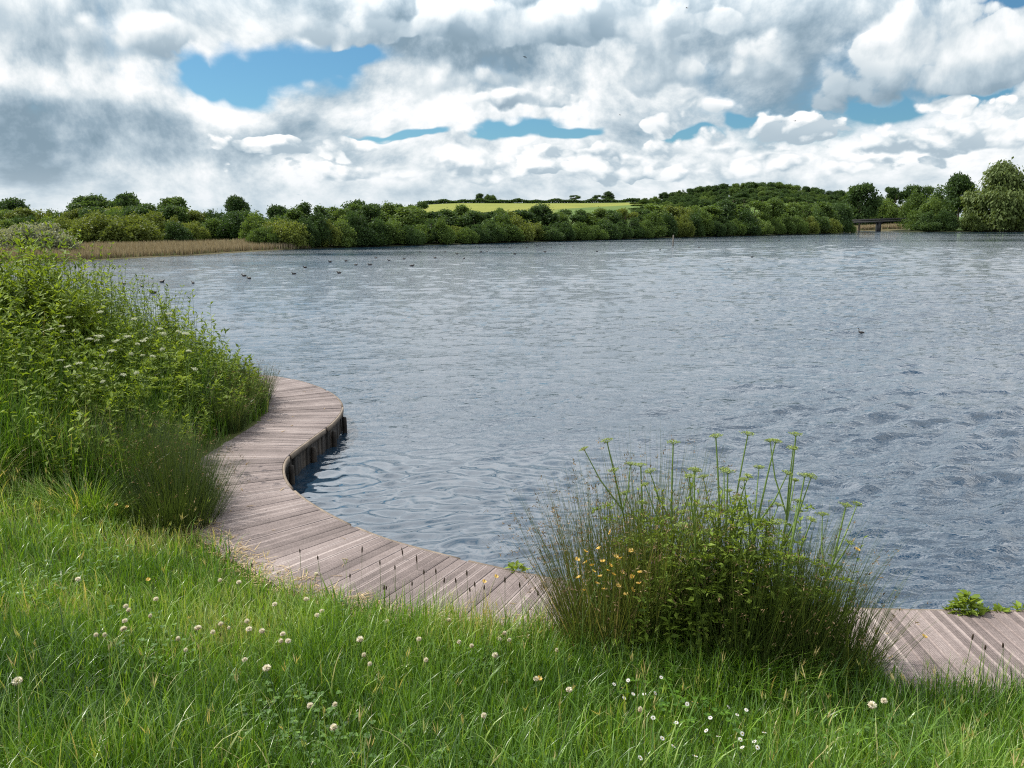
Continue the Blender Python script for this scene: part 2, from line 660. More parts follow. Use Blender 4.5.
# ---------------------------------------------------------------- the land
ang = np.concatenate([np.linspace(-180, -70, 56), np.linspace(-69.7, 69.7, 420), np.linspace(70, 180, 56)[:-1]])
ang = R(90) - np.radians(ang)
rad = np.concatenate([[0.25], 0.3 * np.exp(np.arange(0, math.log(7000 / 0.3), 0.0125))])
Ag, Rg = np.meshgrid(ang, rad)
gx, gy = (Rg * np.cos(Ag)).ravel(), (Rg * np.sin(Ag)).ravel()
gzv, gs = gz(gx, gy, True)
na, nr = len(ang), len(rad)
i = (np.arange(nr - 1)[:, None] * na + np.arange(na)[None]).ravel()
j = (np.arange(nr - 1)[:, None] * na + (np.arange(na)[None] + 1) % na).ravel()
g = Geo()
g.add(np.stack([gx, gy, gzv], -1), [np.stack([j, i, i + na, j + na], -1)[:, ::-1]], 0.5)
# centre cap
g.add([[0, 0, gz1(0, 0)]], [], 0.5)
cidx = g.n - 1
a_ = np.arange(na)
g.faces.append(np.stack([np.full(na, cidx), (a_ + 1) % na, a_], -1))

m, t, out = mat_base('land')
geo = t.nodes.new('ShaderNodeNewGeometry')
posn = geo.outputs['Position']
p = principled(t, 0.95, 0.1)
nz = noise(t, posn, 2.3, 8, 0.62)
soil = ramp(t, nz, ((0.3, (0.030, 0.034, 0.012)), (0.55, (0.055, 0.070, 0.018)), (0.75, (0.10, 0.085, 0.045))))
meadow = ramp(t, noise(t, posn, 0.03, 8, 0.6), ((0.35, (0.045, 0.085, 0.018)), (0.65, (0.085, 0.125, 0.030))))
fa = tint_of(t, 'crop')
cropc = ramp(t, noise(t, posn, 0.05, 6, 0.6), ((0.3, (0.120, 0.140, 0.024)), (0.7, (0.165, 0.175, 0.034))))
yx = sep(t, posn)
faraway = (yx[1]).step(20, 34)
col = mixc(t, faraway, soil, meadow)
col = mixc(t, fa, col, cropc)
reedc = tint_of(t, 'reedy')
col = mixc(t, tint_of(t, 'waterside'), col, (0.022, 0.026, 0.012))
col = mixc(t, reedc, col, (0.07, 0.06, 0.03))
t.links.new(col, p.inputs['Base Color'])
bp = t.nodes.new('ShaderNodeBump')
bp.inputs['Strength'].default_value = 0.6
bp.inputs['Distance'].default_value = 0.05
t.links.new(nz.o, bp.inputs['Height'])
t.links.new(bp.outputs[0], p.inputs['Normal'])
t.links.new(p.outputs[0], out.inputs[0])
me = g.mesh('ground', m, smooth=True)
gxa, gya = np.append(gx, 0), np.append(gy, 0)
gsa = np.append(gs, 5)
px_ = 512 + F_PX * gxa / np.maximum(gya, 1e-3)
rr = np.hypot(gxa, gya)
crop = ss(418, 428, px_) * (1 - ss(545 + 90 * ss(455, 540, rr), 560 + 92 * ss(455, 540, rr), px_)) * ss(400, 410, rr) * (1 - ss(560, 566, rr)) * (gya > 0)
a = me.attributes.new('crop', 'FLOAT', 'POINT')
a.data.foreach_set('value', crop.astype(np.float32))
reedy = ((gsa > 0) & (gsa < 14) & (gya > 56) & (gya < 90) & (px_ < 300)) | ((gsa > 0) & (gsa < 30) & (gya > 335) & (px_ > 820) & (px_ < 930))
a = me.attributes.new('reedy', 'FLOAT', 'POINT')
a.data.foreach_set('value', reedy.astype(np.float32))
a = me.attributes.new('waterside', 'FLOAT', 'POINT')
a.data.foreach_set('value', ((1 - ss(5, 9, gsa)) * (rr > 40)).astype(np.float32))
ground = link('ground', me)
tag(ground, kind='structure')

# ---------------------------------------------------------------- the water
WROWS = np.concatenate([np.linspace(-12, 3.2, 20)[:-1], 3.2 * np.exp(np.arange(0, math.log(420 / 3.2), 0.0048))])
wu = np.linspace(-1.25, 1.25, 520)
wx = (np.maximum(WROWS, 6)[:, None] * 1.0) * wu[None] + np.zeros((len(WROWS), 1))
wy = np.repeat(WROWS[:, None], len(wu), 1)
wq = np.random.default_rng(5)
wz = np.zeros_like(wx)
cell = np.maximum(WROWS, 6)[:, None] * 0.0052
calm = 1 - ss(0.6, 4.5, np.hypot((wx + 0.6) / 1.3, (wy - 7.2)))         # the sheltered cove beside the boards
warpx = 0.30 * lump(wx, wy, 1.4, 21) + 0.15 * lump(wx, wy, 0.7, 22)
warpy = 0.30 * lump(wx, wy, 1.4, 23) + 0.15 * lump(wx, wy, 0.7, 24)
patchy = 0.85 + 0.5 * lump(wx * 0.25, wy, 5, 25)
for lam in np.geomspace(0.11, 2.0, 52):
    a = R(wq.normal(-74, 34))
    k = 2 * np.pi / lam
    amp = lam * (0.0072 if lam < 0.5 else 0.0042 if lam < 0.9 else 0.0026)
    att = ss(1.9, 3.6, lam / cell)
    c_att = 1 - calm * (-1.5 if 0.10 < lam < 0.34 else 0.75)
    c_att = c_att * (0.72 + 1.15 * ss(0.0, 5.0, wx - 0.10 * wy + 0.4) * (1 if lam > 0.2 else 0.4))
    wz += amp * att * c_att * patchy * np.sin(((wx + warpx) * np.cos(a) + (wy + warpy) * np.sin(a)) * k + wq.uniform(0, 6.28))
nw, mw = wx.shape
i = (np.arange(nw - 1)[:, None] * mw + np.arange(mw - 1)[None]).ravel()
g = Geo()
g.add(np.stack([wx.ravel(), wy.ravel(), wz.ravel()], -1), [np.stack([i, i + 1, i + mw + 1, i + mw], -1)], calm.ravel())
m, t, out = mat_base('lake_water')
geo = t.nodes.new('ShaderNodeNewGeometry')
X, Y, Z = sep(t, geo.outputs['Position'])
p = principled(t, 0.03, 0.5)
p.inputs['IOR'].default_value = 1.9
p.inputs['Base Color'].default_value = (0.012, 0.029, 0.050, 1)
clm = tint_of(t)
n1 = noise(t, vec(t, X * 0.8, Y * 1.5, 0.0), 3.6, 4, 0.58, 0.4)
n2 = noise(t, vec(t, X * 0.6, Y * 1.2, 5.0), 2.0, 5, 0.62, 0.3)
n3 = noise(t, vec(t, X * 0.018, Y * 0.085, 9.0), 1.0, 4, 0.55)
far_k = Y.step(18, 70)
hgt = n1 * (0.060 - far_k * 0.03) * (1.0 - clm * 1.25).mx(0.0) + n2 * 0.075 * far_k
bp = t.nodes.new('ShaderNodeBump')
bp.inputs['Strength'].default_value = 1.0
bp.inputs['Distance'].default_value = 1.0
hh = hgt * n3.step(0.30, 0.70, 0.35, 1.5)
t.links.new(hh.o, bp.inputs['Height'])
t.links.new(bp.outputs[0], p.inputs['Normal'])
t.links.new(p.outputs[0], out.inputs[0])
water = link('water', g.mesh('water', m, smooth=True))
tag(water, kind='structure')

# ---------------------------------------------------------------- the boardwalk
DECK_Z = 0.30
m, t, out = mat_base('deck_boards')
at = tint_of(t)                                   # one shade per board
ua = tint_of(t, 'along')                          # metres along the walk
geo = t.nodes.new('ShaderNodeNewGeometry')
gr = (ua * (2 * math.pi / 0.0165)).f('SINE')
stain = noise(t, geo.outputs['Position'], 2.2, 8, 0.72)
fine = noise(t, geo.outputs['Position'], 60, 4, 0.6)
f = at * 0.22 + 0.04 + stain * 0.55 + gr * 0.13 + (fine - 0.5) * 0.45 + tint_of(t, 'worn') * (0.02 + noise(t, geo.outputs['Position'], 1.3, 3, 0.5) * 0.30)
col = ramp(t, f, ((0.15, (0.046, 0.037, 0.035)), (0.42, (0.142, 0.113, 0.107)), (0.62, (0.215, 0.177, 0.168)), (0.9, (0.37, 0.32, 0.30))))
p = principled(t, 0.75, 0.25)
t.links.new(col, p.inputs['Base Color'])
bp = t.nodes.new('ShaderNodeBump')
bp.inputs['Strength'].default_value = 0.7
bp.inputs['Distance'].default_value = 0.003
t.links.new((gr * 0.5 + fine * 0.6).o, bp.inputs['Height'])
t.links.new(bp.outputs[0], p.inputs['Normal'])
t.links.new(p.outputs[0], out.inputs[0])
deck_mat = m

walk = empty('boardwalk', (0, 5.0, 0.0))
tag(walk, 'curving pinkish grey plank boardwalk with dark timber side along the lake edge', 'boardwalk')
EW = 0.028                                          # edge board
NB = 4
bstep, gap = 0.08, 0.0025
idx = np.arange(0, len(edge) - NB - 1, NB)
va, fa_, ta, al, wr_ = [], [], [], [], []
nb = 0
off = -np.array([0, 5.0, 0.0])
for q, i0 in enumerate(idx):
    i1 = i0 + NB
    rows = []
    zt = DECK_Z + rng.normal(0, 0.0018)
    ext = rng.normal(0, 0.012)
    for i, sh in ((i0, gap * 0.5), (i1, -gap * 0.5)):
        sft = tang[i] * sh
        e0 = edge[i] + inl[i] * EW + sft
        e1 = edge[i] + inl[i] * (deck_w[i0] + ext) + sft
        rows.append((e0, e1))
    bev = 0.003
    v = []
    for zz, ins in ((zt - 0.035, 0), (zt - bev, 0), (zt, bev), (zt, 0.015)):
        for (e0, e1), sgn, i in zip(rows, (1, -1), (i0, i1)):
            sh = tang[i] * ins * sgn
            v += [(*(e0 + sh), zz), (*(e1 + sh), zz)]
    b = nb
    # ring order: 0 e0(i0) 1 e1(i0) 2 e0(i1) 3 e1(i1)
    for lo, hi in ((0, 4), (4, 8)):
        for x, y in ((0, 1), (1, 3), (3, 2), (2, 0)):
            fa_.append((b + lo + x, b + lo + y, b + hi + y, b + hi + x))
    fa_ += [(b + 8, b + 9, b + 13, b + 12), (b + 14, b + 15, b + 11, b + 10), (b + 12, b + 13, b + 15, b + 14)]
    va += v
    ta += [rng.uniform(0, 1)] * 16
    al += [i0 * 0.02, i0 * 0.02, i1 * 0.02, i1 * 0.02] * 4
    wr_ += [1.0] * 12 + [0.0] * 4
    nb += 16
g = Geo()
g.add(np.array(va) + off, [np.array(fa_)], np.array(ta))
me = g.mesh('deck', deck_mat)
a = me.attributes.new('along', 'FLOAT', 'POINT')
a.data.foreach_set('value', np.array(al, np.float32))
a = me.attributes.new('worn', 'FLOAT', 'POINT')
a.data.foreach_set('value', np.array(wr_, np.float32))
deck = link('deck', me, walk)

wood = plain_mat('edge_timber', ((0.1, (0.12, 0.095, 0.075)), (0.5, (0.22, 0.18, 0.14)), (0.9, (0.34, 0.29, 0.22))), 0.8, 0.2, 9, 0.4)
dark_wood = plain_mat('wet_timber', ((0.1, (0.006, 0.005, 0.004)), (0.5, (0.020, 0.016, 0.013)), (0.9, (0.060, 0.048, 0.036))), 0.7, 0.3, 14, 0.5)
g = Geo()
g2 = Geo()
seg = np.arange(0, len(edge) - 60, 60)
for i0 in seg:                                     # short lengths of edge board, bent to the curve
    ii = np.arange(i0, i0 + 59, 7)
    A = edge[ii] + inl[ii] * 0.0
    B = edge[ii] + inl[ii] * (EW - 0.004)
    z1, z0 = DECK_Z - 0.003, DECK_Z - 0.06
    v = np.concatenate([np.c_[A, np.full(len(ii), z0)], np.c_[A, np.full(len(ii), z1)], np.c_[B, np.full(len(ii), z1)], np.c_[B, np.full(len(ii), z0)]]) + off
    n = len(ii)
    fs = []
    for k in range(n - 1):
        for r in range(4):
            r2 = (r + 1) % 4
            fs.append((r * n + k, r * n + k + 1, r2 * n + k + 1, r2 * n + k))
    fs += [(0, n, 2 * n, 3 * n), (n - 1, 4 * n - 1, 3 * n - 1, 2 * n - 1)]
    g.add(v, [np.array(fs)], rng.uniform(0.0, 0.4))
link('edge_board', g.mesh('edge_board', wood), walk)
# upright timbers along the water side
ii = np.arange(2, len(edge) - 6, 5)
c = np.c_[edge[ii] + inl[ii] * 0.060, np.full(len(ii), -0.17)] + off
hz = 0.425 + rng.normal(0, 0.008, len(ii))
boxes(g2, c, np.c_[tang[ii] * 0.046, np.zeros(len(ii))], np.c_[inl[ii] * rng.uniform(0.014, 0.040, (len(ii), 1)), np.zeros(len(ii))],
      np.c_[np.zeros((len(ii), 2)), hz], rng.uniform(0.1, 0.8, len(ii)))
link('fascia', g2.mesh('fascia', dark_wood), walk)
for i0 in range(120, len(edge) - 30, 37):          # round posts standing in front of the fascia
    g = Geo()
    c = np.r_[edge[i0] - inl[i0] * 0.012, 0] + off
    tube(g, [c + (0, 0, z) for z in (-0.7, -0.2, 0.12, 0.19, 0.20)], [0.034, 0.034, 0.033, 0.030, 0.02], 9, rng.uniform(0.3, 0.8))
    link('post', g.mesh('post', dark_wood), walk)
g = Geo()                                          # bearers under the planks on the land side
ii = np.arange(0, len(edge) - 12, 3)
c = np.c_[edge[ii] + inl[ii] * (deck_w[ii] - 0.14)[:, None], np.full(len(ii), DECK_Z - 0.085)] + off
boxes(g, c, np.c_[tang[ii] * 0.07, np.zeros(len(ii))], np.c_[inl[ii] * 0.03, np.zeros(len(ii))], np.tile([0, 0, 0.045], (len(ii), 1)), 0.3)
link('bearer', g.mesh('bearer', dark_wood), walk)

# ---------------------------------------------------------------- trees
bark = plain_mat('bark', ((0.1, (0.035, 0.026, 0.018)), (0.5, (0.085, 0.068, 0.05)), (0.9, (0.16, 0.14, 0.11))), 0.9, 0.15, 8, 0.6)
TREE_STOPS = {
    'dark_leaf': ((0.0, (0.022, 0.044, 0.015)), (0.5, (0.042, 0.080, 0.024)), (1.0, (0.078, 0.125, 0.036))),
    'mid_leaf': ((0.0, (0.040, 0.072, 0.018)), (0.5, (0.078, 0.128, 0.030)), (1.0, (0.125, 0.180, 0.046))),
    'light_leaf': ((0.0, (0.075, 0.102, 0.022)), (0.5, (0.122, 0.156, 0.034)), (1.0, (0.170, 0.205, 0.052))),
    'sage_leaf': ((0.0, (0.13, 0.15, 0.10)), (0.5, (0.19, 0.21, 0.15)), (1.0, (0.26, 0.28, 0.21))),
    'willow_leaf': ((0.0, (0.046, 0.072, 0.020)), (0.5, (0.080, 0.116, 0.032)), (1.0, (0.120, 0.160, 0.050))),
}
tree_mats = {k: leaf_mat(k, v, 0.38, 0.6, 0.2, (1.2, 1.15, 0.55), 0.45) for k, v in TREE_STOPS.items()}


def crown_mesh(shape, seed, n, size, name):
    """unit-height tree: many leaf sprays spread over uneven lobes; returns (trunk mesh, crown geo)"""
    q = np.random.default_rng(seed)
    lobes = []
    if shape == 'bush':
        z0 = 0.0
        for _ in range(16):
            a, r = q.uniform(0, 6.28), q.uniform(0.05, 0.36)
            h = (1 - (r / 0.5) ** 2) * q.uniform(0.35, 0.86)
            lobes.append((r * np.cos(a), r * np.sin(a), h, q.uniform(0.10, 0.20), q.uniform(0.12, 0.26)))
        for _ in range(10):
            a = q.uniform(0, 6.28)
            lobes.append((0.36 * np.cos(a), 0.36 * np.sin(a), q.uniform(0.12, 0.3), 0.16, 0.2))
        lobes.append((q.uniform(-.1, .1), q.uniform(-.1, .1), 0.33, 0.33, 0.34))
    elif shape == 'dome':
        z0 = 0.0
        for _ in range(46):
            a, r = q.uniform(0, 6.28), 0.86 * math.sqrt(q.random())
            h = math.sqrt(1 - (r / 0.98) ** 2) * q.uniform(0.5, 0.9)
            lobes.append((r * np.cos(a), r * np.sin(a), h, q.uniform(0.09, 0.20), q.uniform(0.09, 0.2)))
        for _ in range(22):
            a = q.uniform(0, 6.28)
            lobes.append((0.82 * np.cos(a), 0.82 * np.sin(a), q.uniform(0.08, 0.35), 0.17, 0.2))
        lobes.append((0, 0, 0.3, 0.7, 0.4))
    elif shape == 'round':
        z0 = 0.18
        for _ in range(17):
            a, u = q.uniform(0, 6.28), q.uniform(-0.8, 1)
            r = 0.27 * math.sqrt(1 - min(u * u, 0.96)) * q.uniform(0.8, 1.15)
            lobes.append((r * np.cos(a), r * np.sin(a), 0.58 + u * 0.29, q.uniform(0.09, 0.19), q.uniform(0.07, 0.14)))
        lobes.append((0, 0, 0.55, 0.17, 0.24))
    elif shape == 'open':
        z0 = 0.3
        for _ in range(13):
            a, u = q.uniform(0, 6.28), q.uniform(-0.9, 1)
            r = 0.30 * math.sqrt(1 - min(u * u, 0.96)) * q.uniform(0.7, 1.25)
            lobes.append((r * np.cos(a), r * np.sin(a), 0.66 + u * 0.25, q.uniform(0.10, 0.15), q.uniform(0.06, 0.10)))
    elif shape == 'tall':
        z0 = 0.08
        for _ in range(18):
            u = q.uniform(0, 1)
            a, r = q.uniform(0, 6.28), 0.18 * math.sin(math.pi * (0.18 + 0.78 * u)) * q.uniform(0.5, 1.1)
            lobes.append((r * np.cos(a), r * np.sin(a), 0.18 + 0.72 * u, q.uniform(0.10, 0.14), q.uniform(0.11, 0.16)))
    elif shape == 'weeping':
        z0 = 0.05
        for _ in range(26):
            u = q.uniform(0, 1)
            a, r = q.uniform(0, 6.28), 0.34 * (1 - u ** 2.2) ** 0.6 * q.uniform(0.6, 1.08)
            lobes.append((r * np.cos(a), r * np.sin(a), 0.12 + 0.74 * u, q.uniform(0.09, 0.14), q.uniform(0.13, 0.2)))
        lobes.append((0, 0, 0.4, 0.25, 0.36))
    L = np.array(lobes)
    wgt = L[:, 3] ** 2
    k = q.choice(len(L), n, p=wgt / wgt.sum())
    d = q.normal(size=(n, 3))
    d /= np.linalg.norm(d, axis=1)[:, None]
    rad = q.uniform(0.30, 1.0, n) ** 0.5 * (1 + 0.22 * q.normal(size=n)) * q.uniform(0.8, 1.2, len(L))[k]
    P = L[k, :3] + d * rad[:, None] * np.stack([L[k, 3], L[k, 3], L[k, 4]], -1)
    keep = P[:, 2] > (0.02 if shape in ('bush', 'weeping', 'dome') else z0)
    P, d, k = P[keep], d[keep], k[keep]
    n = len(P)
    out_ = d * 0.8 + q.normal(size=(n, 3)) * 0.7
    if shape == 'weeping':
        out_ = d * 0.5 + np.array([0, 0, -1.1]) + q.normal(size=(n, 3)) * 0.35
    elif shape in ('bush', 'dome'):
        out_ += np.array([0, 0, 0.5])
    g = Geo()
    tint = np.clip(0.5 + q.normal(size=n) * 0.16 + (q.uniform(-0.25, 0.25, len(L)))[k], 0, 1)
    up = d + q.normal(size=(n, 3)) * 0.38
    sz = size * q.uniform(0.6, 1.4, n)
    leaves(g, P, out_, sz, sz * (0.24 if shape == 'weeping' else 0.42), tint, 0.3, up)
    tg = Geo()
    top = 0.72
    pts = [(0, 0, -0.03), (0.004, 0, 0.08), (0.01 * q.normal(), 0.01 * q.normal(), 0.3), (0.02 * q.normal(), 0.02 * q.normal(), top)]
    r0 = {'bush': 0.022, 'dome': 0.03, 'round': 0.026, 'open': 0.02, 'tall': 0.018, 'weeping': 0.03}[shape]
    tube(tg, pts, [r0 * 1.25, r0, r0 * 0.75, r0 * 0.2], 7, 0.5)
    for li in q.choice(len(L), min(9, len(L)), replace=False):
        z = q.uniform(0.16 if shape == 'bush' else 0.28, 0.5)
        a = np.array([0, 0, z])
        b = L[li, :3]
        tube(tg, [a, a * 0.5 + b * 0.5 + (0, 0, 0.03), b], [r0 * 0.5, r0 * 0.3, r0 * 0.1], 5, 0.5)
    return tg, g


PROTO = {}
for shape, nvar, n, size in (('bush', 5, 9000, 0.046), ('dome', 3, 20000, 0.056), ('round', 5, 8000, 0.042), ('open', 3, 3600, 0.040), ('tall', 3, 6000, 0.038), ('weeping', 2, 15000, 0.044)):
    for vi in range(nvar):
        tg, cg = crown_mesh(shape, 100 + vi * 7 + len(shape), n, size, shape)
        tm = tg.mesh('trunk', bark)
        for mk in tree_mats:
            PROTO[(shape, vi, mk)] = None
        PROTO[(shape, vi)] = (tm, cg)
tcount = 0


def crown_of(shape, vi, mk):
    key = (shape, vi, mk)
    if PROTO.get(key) is None:
        PROTO[key] = PROTO[(shape, vi)][1].mesh('crown', tree_mats[mk])
    return PROTO[key]


NVAR = {'bush': 5, 'dome': 3, 'round': 5, 'open': 3, 'tall': 3, 'weeping': 2}
WID = {'bush': 1.0, 'dome': 2.0, 'round': 0.84, 'open': 0.84, 'tall': 0.5, 'weeping': 0.86}


def tree(kind_name, cat, shape, leaf, px, top, wpx, Y, label, group=None, sink=0.0):
    """a tree standing Y metres out, seen at column px, its top at row top"""
    global tcount
    tcount += 1
    p = at_depth(px, top, Y)
    z = gz1(p[0], Y) - sink
    H = max(p[2] - z, 1.0)
    Wd = wpx / F_PX * Y * 1.02
    r = random.Random(tcount * 13 + 5)
    if Wd / H / WID[shape] > 1.45 and shape in ('bush', 'round'):
        shape = 'dome'
    vi = r.randrange(NVAR[shape])
    o = empty(kind_name, (p[0], Y, z), r.uniform(0, 6.28))
    sxy = Wd / WID[shape]
    o.scale = (sxy * r.uniform(0.92, 1.1), sxy * r.uniform(0.92, 1.1), H)
    tag(o, label, cat, group)
    link('trunk', PROTO[(shape, vi)][0], o)
    link('crown', crown_of(shape, vi, leaf), o)
    return o


def shore_y(px):
    xs = [60, 100, 200, 280, 330, 400, 500, 600, 700, 800, 850]
    ys = [59.9, 63.2, 73.5, 87.8, 95.2, 103.9, 120.3, 143.0, 176.2, 218.2, 254.7]
    return float(np.interp(px, xs, ys))


rt = random.Random(31)

# --- single trees and bushes that stand out
tree('willow_bush', 'bush', 'bush', 'sage_leaf', 32, 221, 76, 66, 'pale grey green willow bush at the left end of the reed bed')
tree('willow_bush', 'bush', 'bush', 'light_leaf', 112, 211, 84, 84, 'large round yellow green willow bush standing behind the tan reed bed')
tree('willow_bush', 'bush', 'bush', 'light_leaf', 80, 219, 34, 82, 'small yellow green willow against the left side of the large round willow bush')
tree('round_bush', 'bush', 'bush', 'dark_leaf', 176, 219, 32, 88, 'small dark green bush just right of the large round willow, behind the reeds')
tree('willow_bush', 'bush', 'bush', 'light_leaf', 284, 219, 56, 93, 'yellow green willow bush at the right end of the reed bed, by the water')
tree('willow_bush', 'bush', 'bush', 'mid_leaf', 262, 226, 34, 90, 'low green bush just left of the yellow green willow at the reed bed end')
tree('oak_tree', 'tree', 'round', 'dark_leaf', 88, 193, 42, 150, 'tall dark tree, left one of the two tallest above the round willow bush')
tree('oak_tree', 'tree', 'round', 'dark_leaf', 123, 191, 36, 150, 'tall dark tree, right one of the two tallest above the round willow bush')
tree('oak_tree', 'tree', 'round', 'dark_leaf', 10, 197, 34, 150, 'tall dark tree behind the grey green willow bush, at the wood edge')
tree('oak_tree', 'tree', 'round', 'dark_leaf', 237, 194, 26, 140, 'dark upright tree poking above the wood behind the right half of the reeds')
tree('oak_tree', 'tree', 'round', 'mid_leaf', 172, 195, 30, 150, 'round topped green tree behind the small dark bush, right of the tallest pair')
tree('oak_tree', 'tree', 'round', 'dark_leaf', 355, 199, 28, 150, 'rounded tree standing alone above the shoreline belt, left of the yellow field')
tree('ash_tree', 'tree', 'open', 'dark_leaf', 397, 200, 12, 190, 'thin small crowned tree just left of the yellow field')
tree('ash_tree', 'tree', 'open', 'dark_leaf', 416, 197, 24, 190, 'open crowned tree at the left end of the yellow field')
tree('ridge_tree', 'tree', 'round', 'dark_leaf', 480, 193, 9, 600, 'narrower of the pair of trees on the skyline above the yellow field')
tree('ridge_tree', 'tree', 'round', 'dark_leaf', 490, 194, 14, 600, 'broader of the pair of trees on the skyline above the yellow field')
tree('ridge_tree', 'tree', 'open', 'dark_leaf', 574, 194, 12, 620, 'flat topped lone tree on the ridge above the green end of the field')
tree('ridge_tree', 'tree', 'open', 'dark_leaf', 597, 194, 9, 620, 'small open tree beside the rounded tree on the ridge')
tree('ridge_tree', 'tree', 'round', 'dark_leaf', 608, 191, 12, 620, 'rounded dark tree on the ridge, last before the hilltop wood')
tree('oak_tree', 'tree', 'round', 'dark_leaf', 863, 181, 34, 330, 'large round dark tree directly behind the left end of the bridge')
tree('oak_tree', 'tree', 'round', 'dark_leaf', 963, 171, 32, 310, 'tall dark tree immediately left of the big drooping willow')
tree('weeping_willow', 'tree', 'weeping', 'willow_leaf', 1002, 163, 66, 292, 'big pale drooping willow, tallest tree on the right shore')
tree('willow_bush', 'bush', 'bush', 'willow_leaf', 1022, 200, 22, 289, 'small pale willow bush at the foot of the big drooping willow')
tree('weeping_willow', 'tree', 'weeping', 'willow_leaf', 1058, 168, 60, 296, 'second pale drooping willow, to the right of the biggest one')
tree('willow_bush', 'bush', 'bush', 'willow_leaf', 972, 212, 22, 289, 'low pale bush between the tall dark tree and the drooping willow')
for px, top, w, Y, lf, lab in ((919, 208, 25, 300, 'mid_leaf', 'bush leaning over the right end of the bridge'),
                               (932, 194, 30, 305, 'mid_leaf', 'leafy green tree between the bridge and the tall dark tree'),
                               (930, 212, 24, 292, 'dark_leaf', 'low dark bush on the water right of the bridge'),
                               (948, 208, 24, 293, 'dark_leaf', 'dark bush at the foot of the tall dark tree'),
                               (917, 192, 26, 334, 'mid_leaf', 'green tree behind the right end of the bridge, under the open crowned trees'),
                               (939, 187, 24, 338, 'dark_leaf', 'dark leafy tree just left of the tall dark tree'),
                               (950, 192, 20, 320, 'dark_leaf', 'dark tree tucked behind the left flank of the tall dark tree')):
    tree('shore_bush', 'bush', 'bush', lf, px, top, w, Y, lab)
tree('shore_bush', 'bush', 'bush', 'dark_leaf', 842, 206, 22, 256, 'dark bush hiding the left end of the bridge')
tree('shore_bush', 'bush', 'bush', 'mid_leaf', 850, 215, 14, 262, 'small green bush at the water beside the left end of the bridge')
for px, top, w, lab in ((886, 190, 18, 'first of the open crowned trees right of the large round tree behind the bridge'),
                        (897, 183, 22, 'second of the open crowned trees behind the bridge'),
                        (911, 181, 24, 'tallest of the open crowned trees behind the bridge'),
                        (926, 182, 18, 'last of the open crowned trees behind the bridge, nearest the tall dark tree')):
    tree('ash_tree', 'tree', 'open', 'dark_leaf', px, top, w, 430, lab, 'open crowned trees behind the bridge')
for px, top, w in ((880, 205, 22), (897, 207, 24), (868, 208, 18), (905, 203, 20), (852, 204, 24), (918, 200, 26), (890, 196, 26), (940, 190, 26)):
    tree('shore_bush', 'bush', 'bush', rt.choice(['mid_leaf', 'light_leaf']), px, top, w, 385, 'low green bush in the thicket on the bank behind the bridge', 'bushes behind the bridge')

# --- the belt of trees along the far shore
prof = [(290, 206), (315, 207), (335, 207), (365, 206), (395, 207), (440, 208), (470, 209), (500, 210), (540, 209), (580, 210), (620, 210), (645, 205), (700, 203), (760, 202), (800, 200), (845, 199)]
px = 296.0
while px < 841:
    Y0 = shore_y(min(px, 850))
    wpx = rt.uniform(24, 38) * (1.0 if px < 620 else 0.9)
    base_top = float(np.interp(px, [a for a, _ in prof], [b for _, b in prof]))
    front = base_top + rt.uniform(4, 18)
    lf = rt.choices(['mid_leaf', 'light_leaf', 'dark_leaf'], (6, 1.5, 4))[0]
    nm = {'mid_leaf': 'mid green', 'light_leaf': 'yellow green', 'dark_leaf': 'dark green'}[lf]
    tree('shore_willow', 'tree', 'bush', lf, px, front, wpx, Y0 + rt.uniform(1.2, 3.4), f'{nm} bushy willow at the water line of the far shore belt', 'willows along the far shore water line')
    px += wpx * rt.uniform(0.34, 0.5)
px = 292.0
while px < 846:
    Y0 = shore_y(min(px, 850))
    wpx = rt.uniform(20, 34)
    base_top = float(np.interp(px, [a for a, _ in prof], [b for _, b in prof]))
    lf = rt.choices(['mid_leaf', 'light_leaf', 'dark_leaf'], (5, 1, 5))[0]
    nm = {'mid_leaf': 'mid green', 'light_leaf': 'yellow green', 'dark_leaf': 'dark green'}[lf]
    tree('belt_tree', 'tree', rt.choice(['round', 'round', 'open', 'tall', 'tall']), lf, px, base_top - 1 + rt.choice([-4, -2, 0, 2, 4]) + rt.uniform(-1.5, 1.5), wpx, Y0 + rt.uniform(9, 16), f'{nm} tree in the back row of the far shore belt', 'trees in the back row of the far shore belt')
    px += wpx * rt.uniform(0.42, 0.6)

# --- the wood behind the reed bed on the left
profL = [(-330, 202), (-200, 198), (-60, 204), (0, 201), (40, 207), (60, 205), (105, 198), (150, 199), (190, 205), (215, 205), (255, 200), (300, 204)]
for row, (Ya, Yb, dt, step) in enumerate(((100, 112, 13, 0.55), (125, 140, 4, 0.6))):
    px = -330.0
    while px < 312:
        wpx = rt.uniform(26, 40)
        base_top = float(np.interp(px, [a for a, _ in profL], [b for _, b in profL]))
        lf = rt.choices(['mid_leaf', 'light_leaf', 'dark_leaf'], (5, 2 if row else 4, 5 if row else 2))[0]
        nm = {'mid_leaf': 'mid green', 'light_leaf': 'yellow green', 'dark_leaf': 'dark green'}[lf]
        tree('wood_tree', 'tree', rt.choice(['round', 'bush', 'round']) if row else 'bush', lf, px, base_top + dt + rt.uniform(-3, 4), wpx, rt.uniform(Ya, Yb),
             f'{nm} tree in the {"back" if row else "front"} of the wood behind the reed bed', 'trees of the wood behind the reed bed')
        px += wpx * rt.uniform(0.5, 0.7)

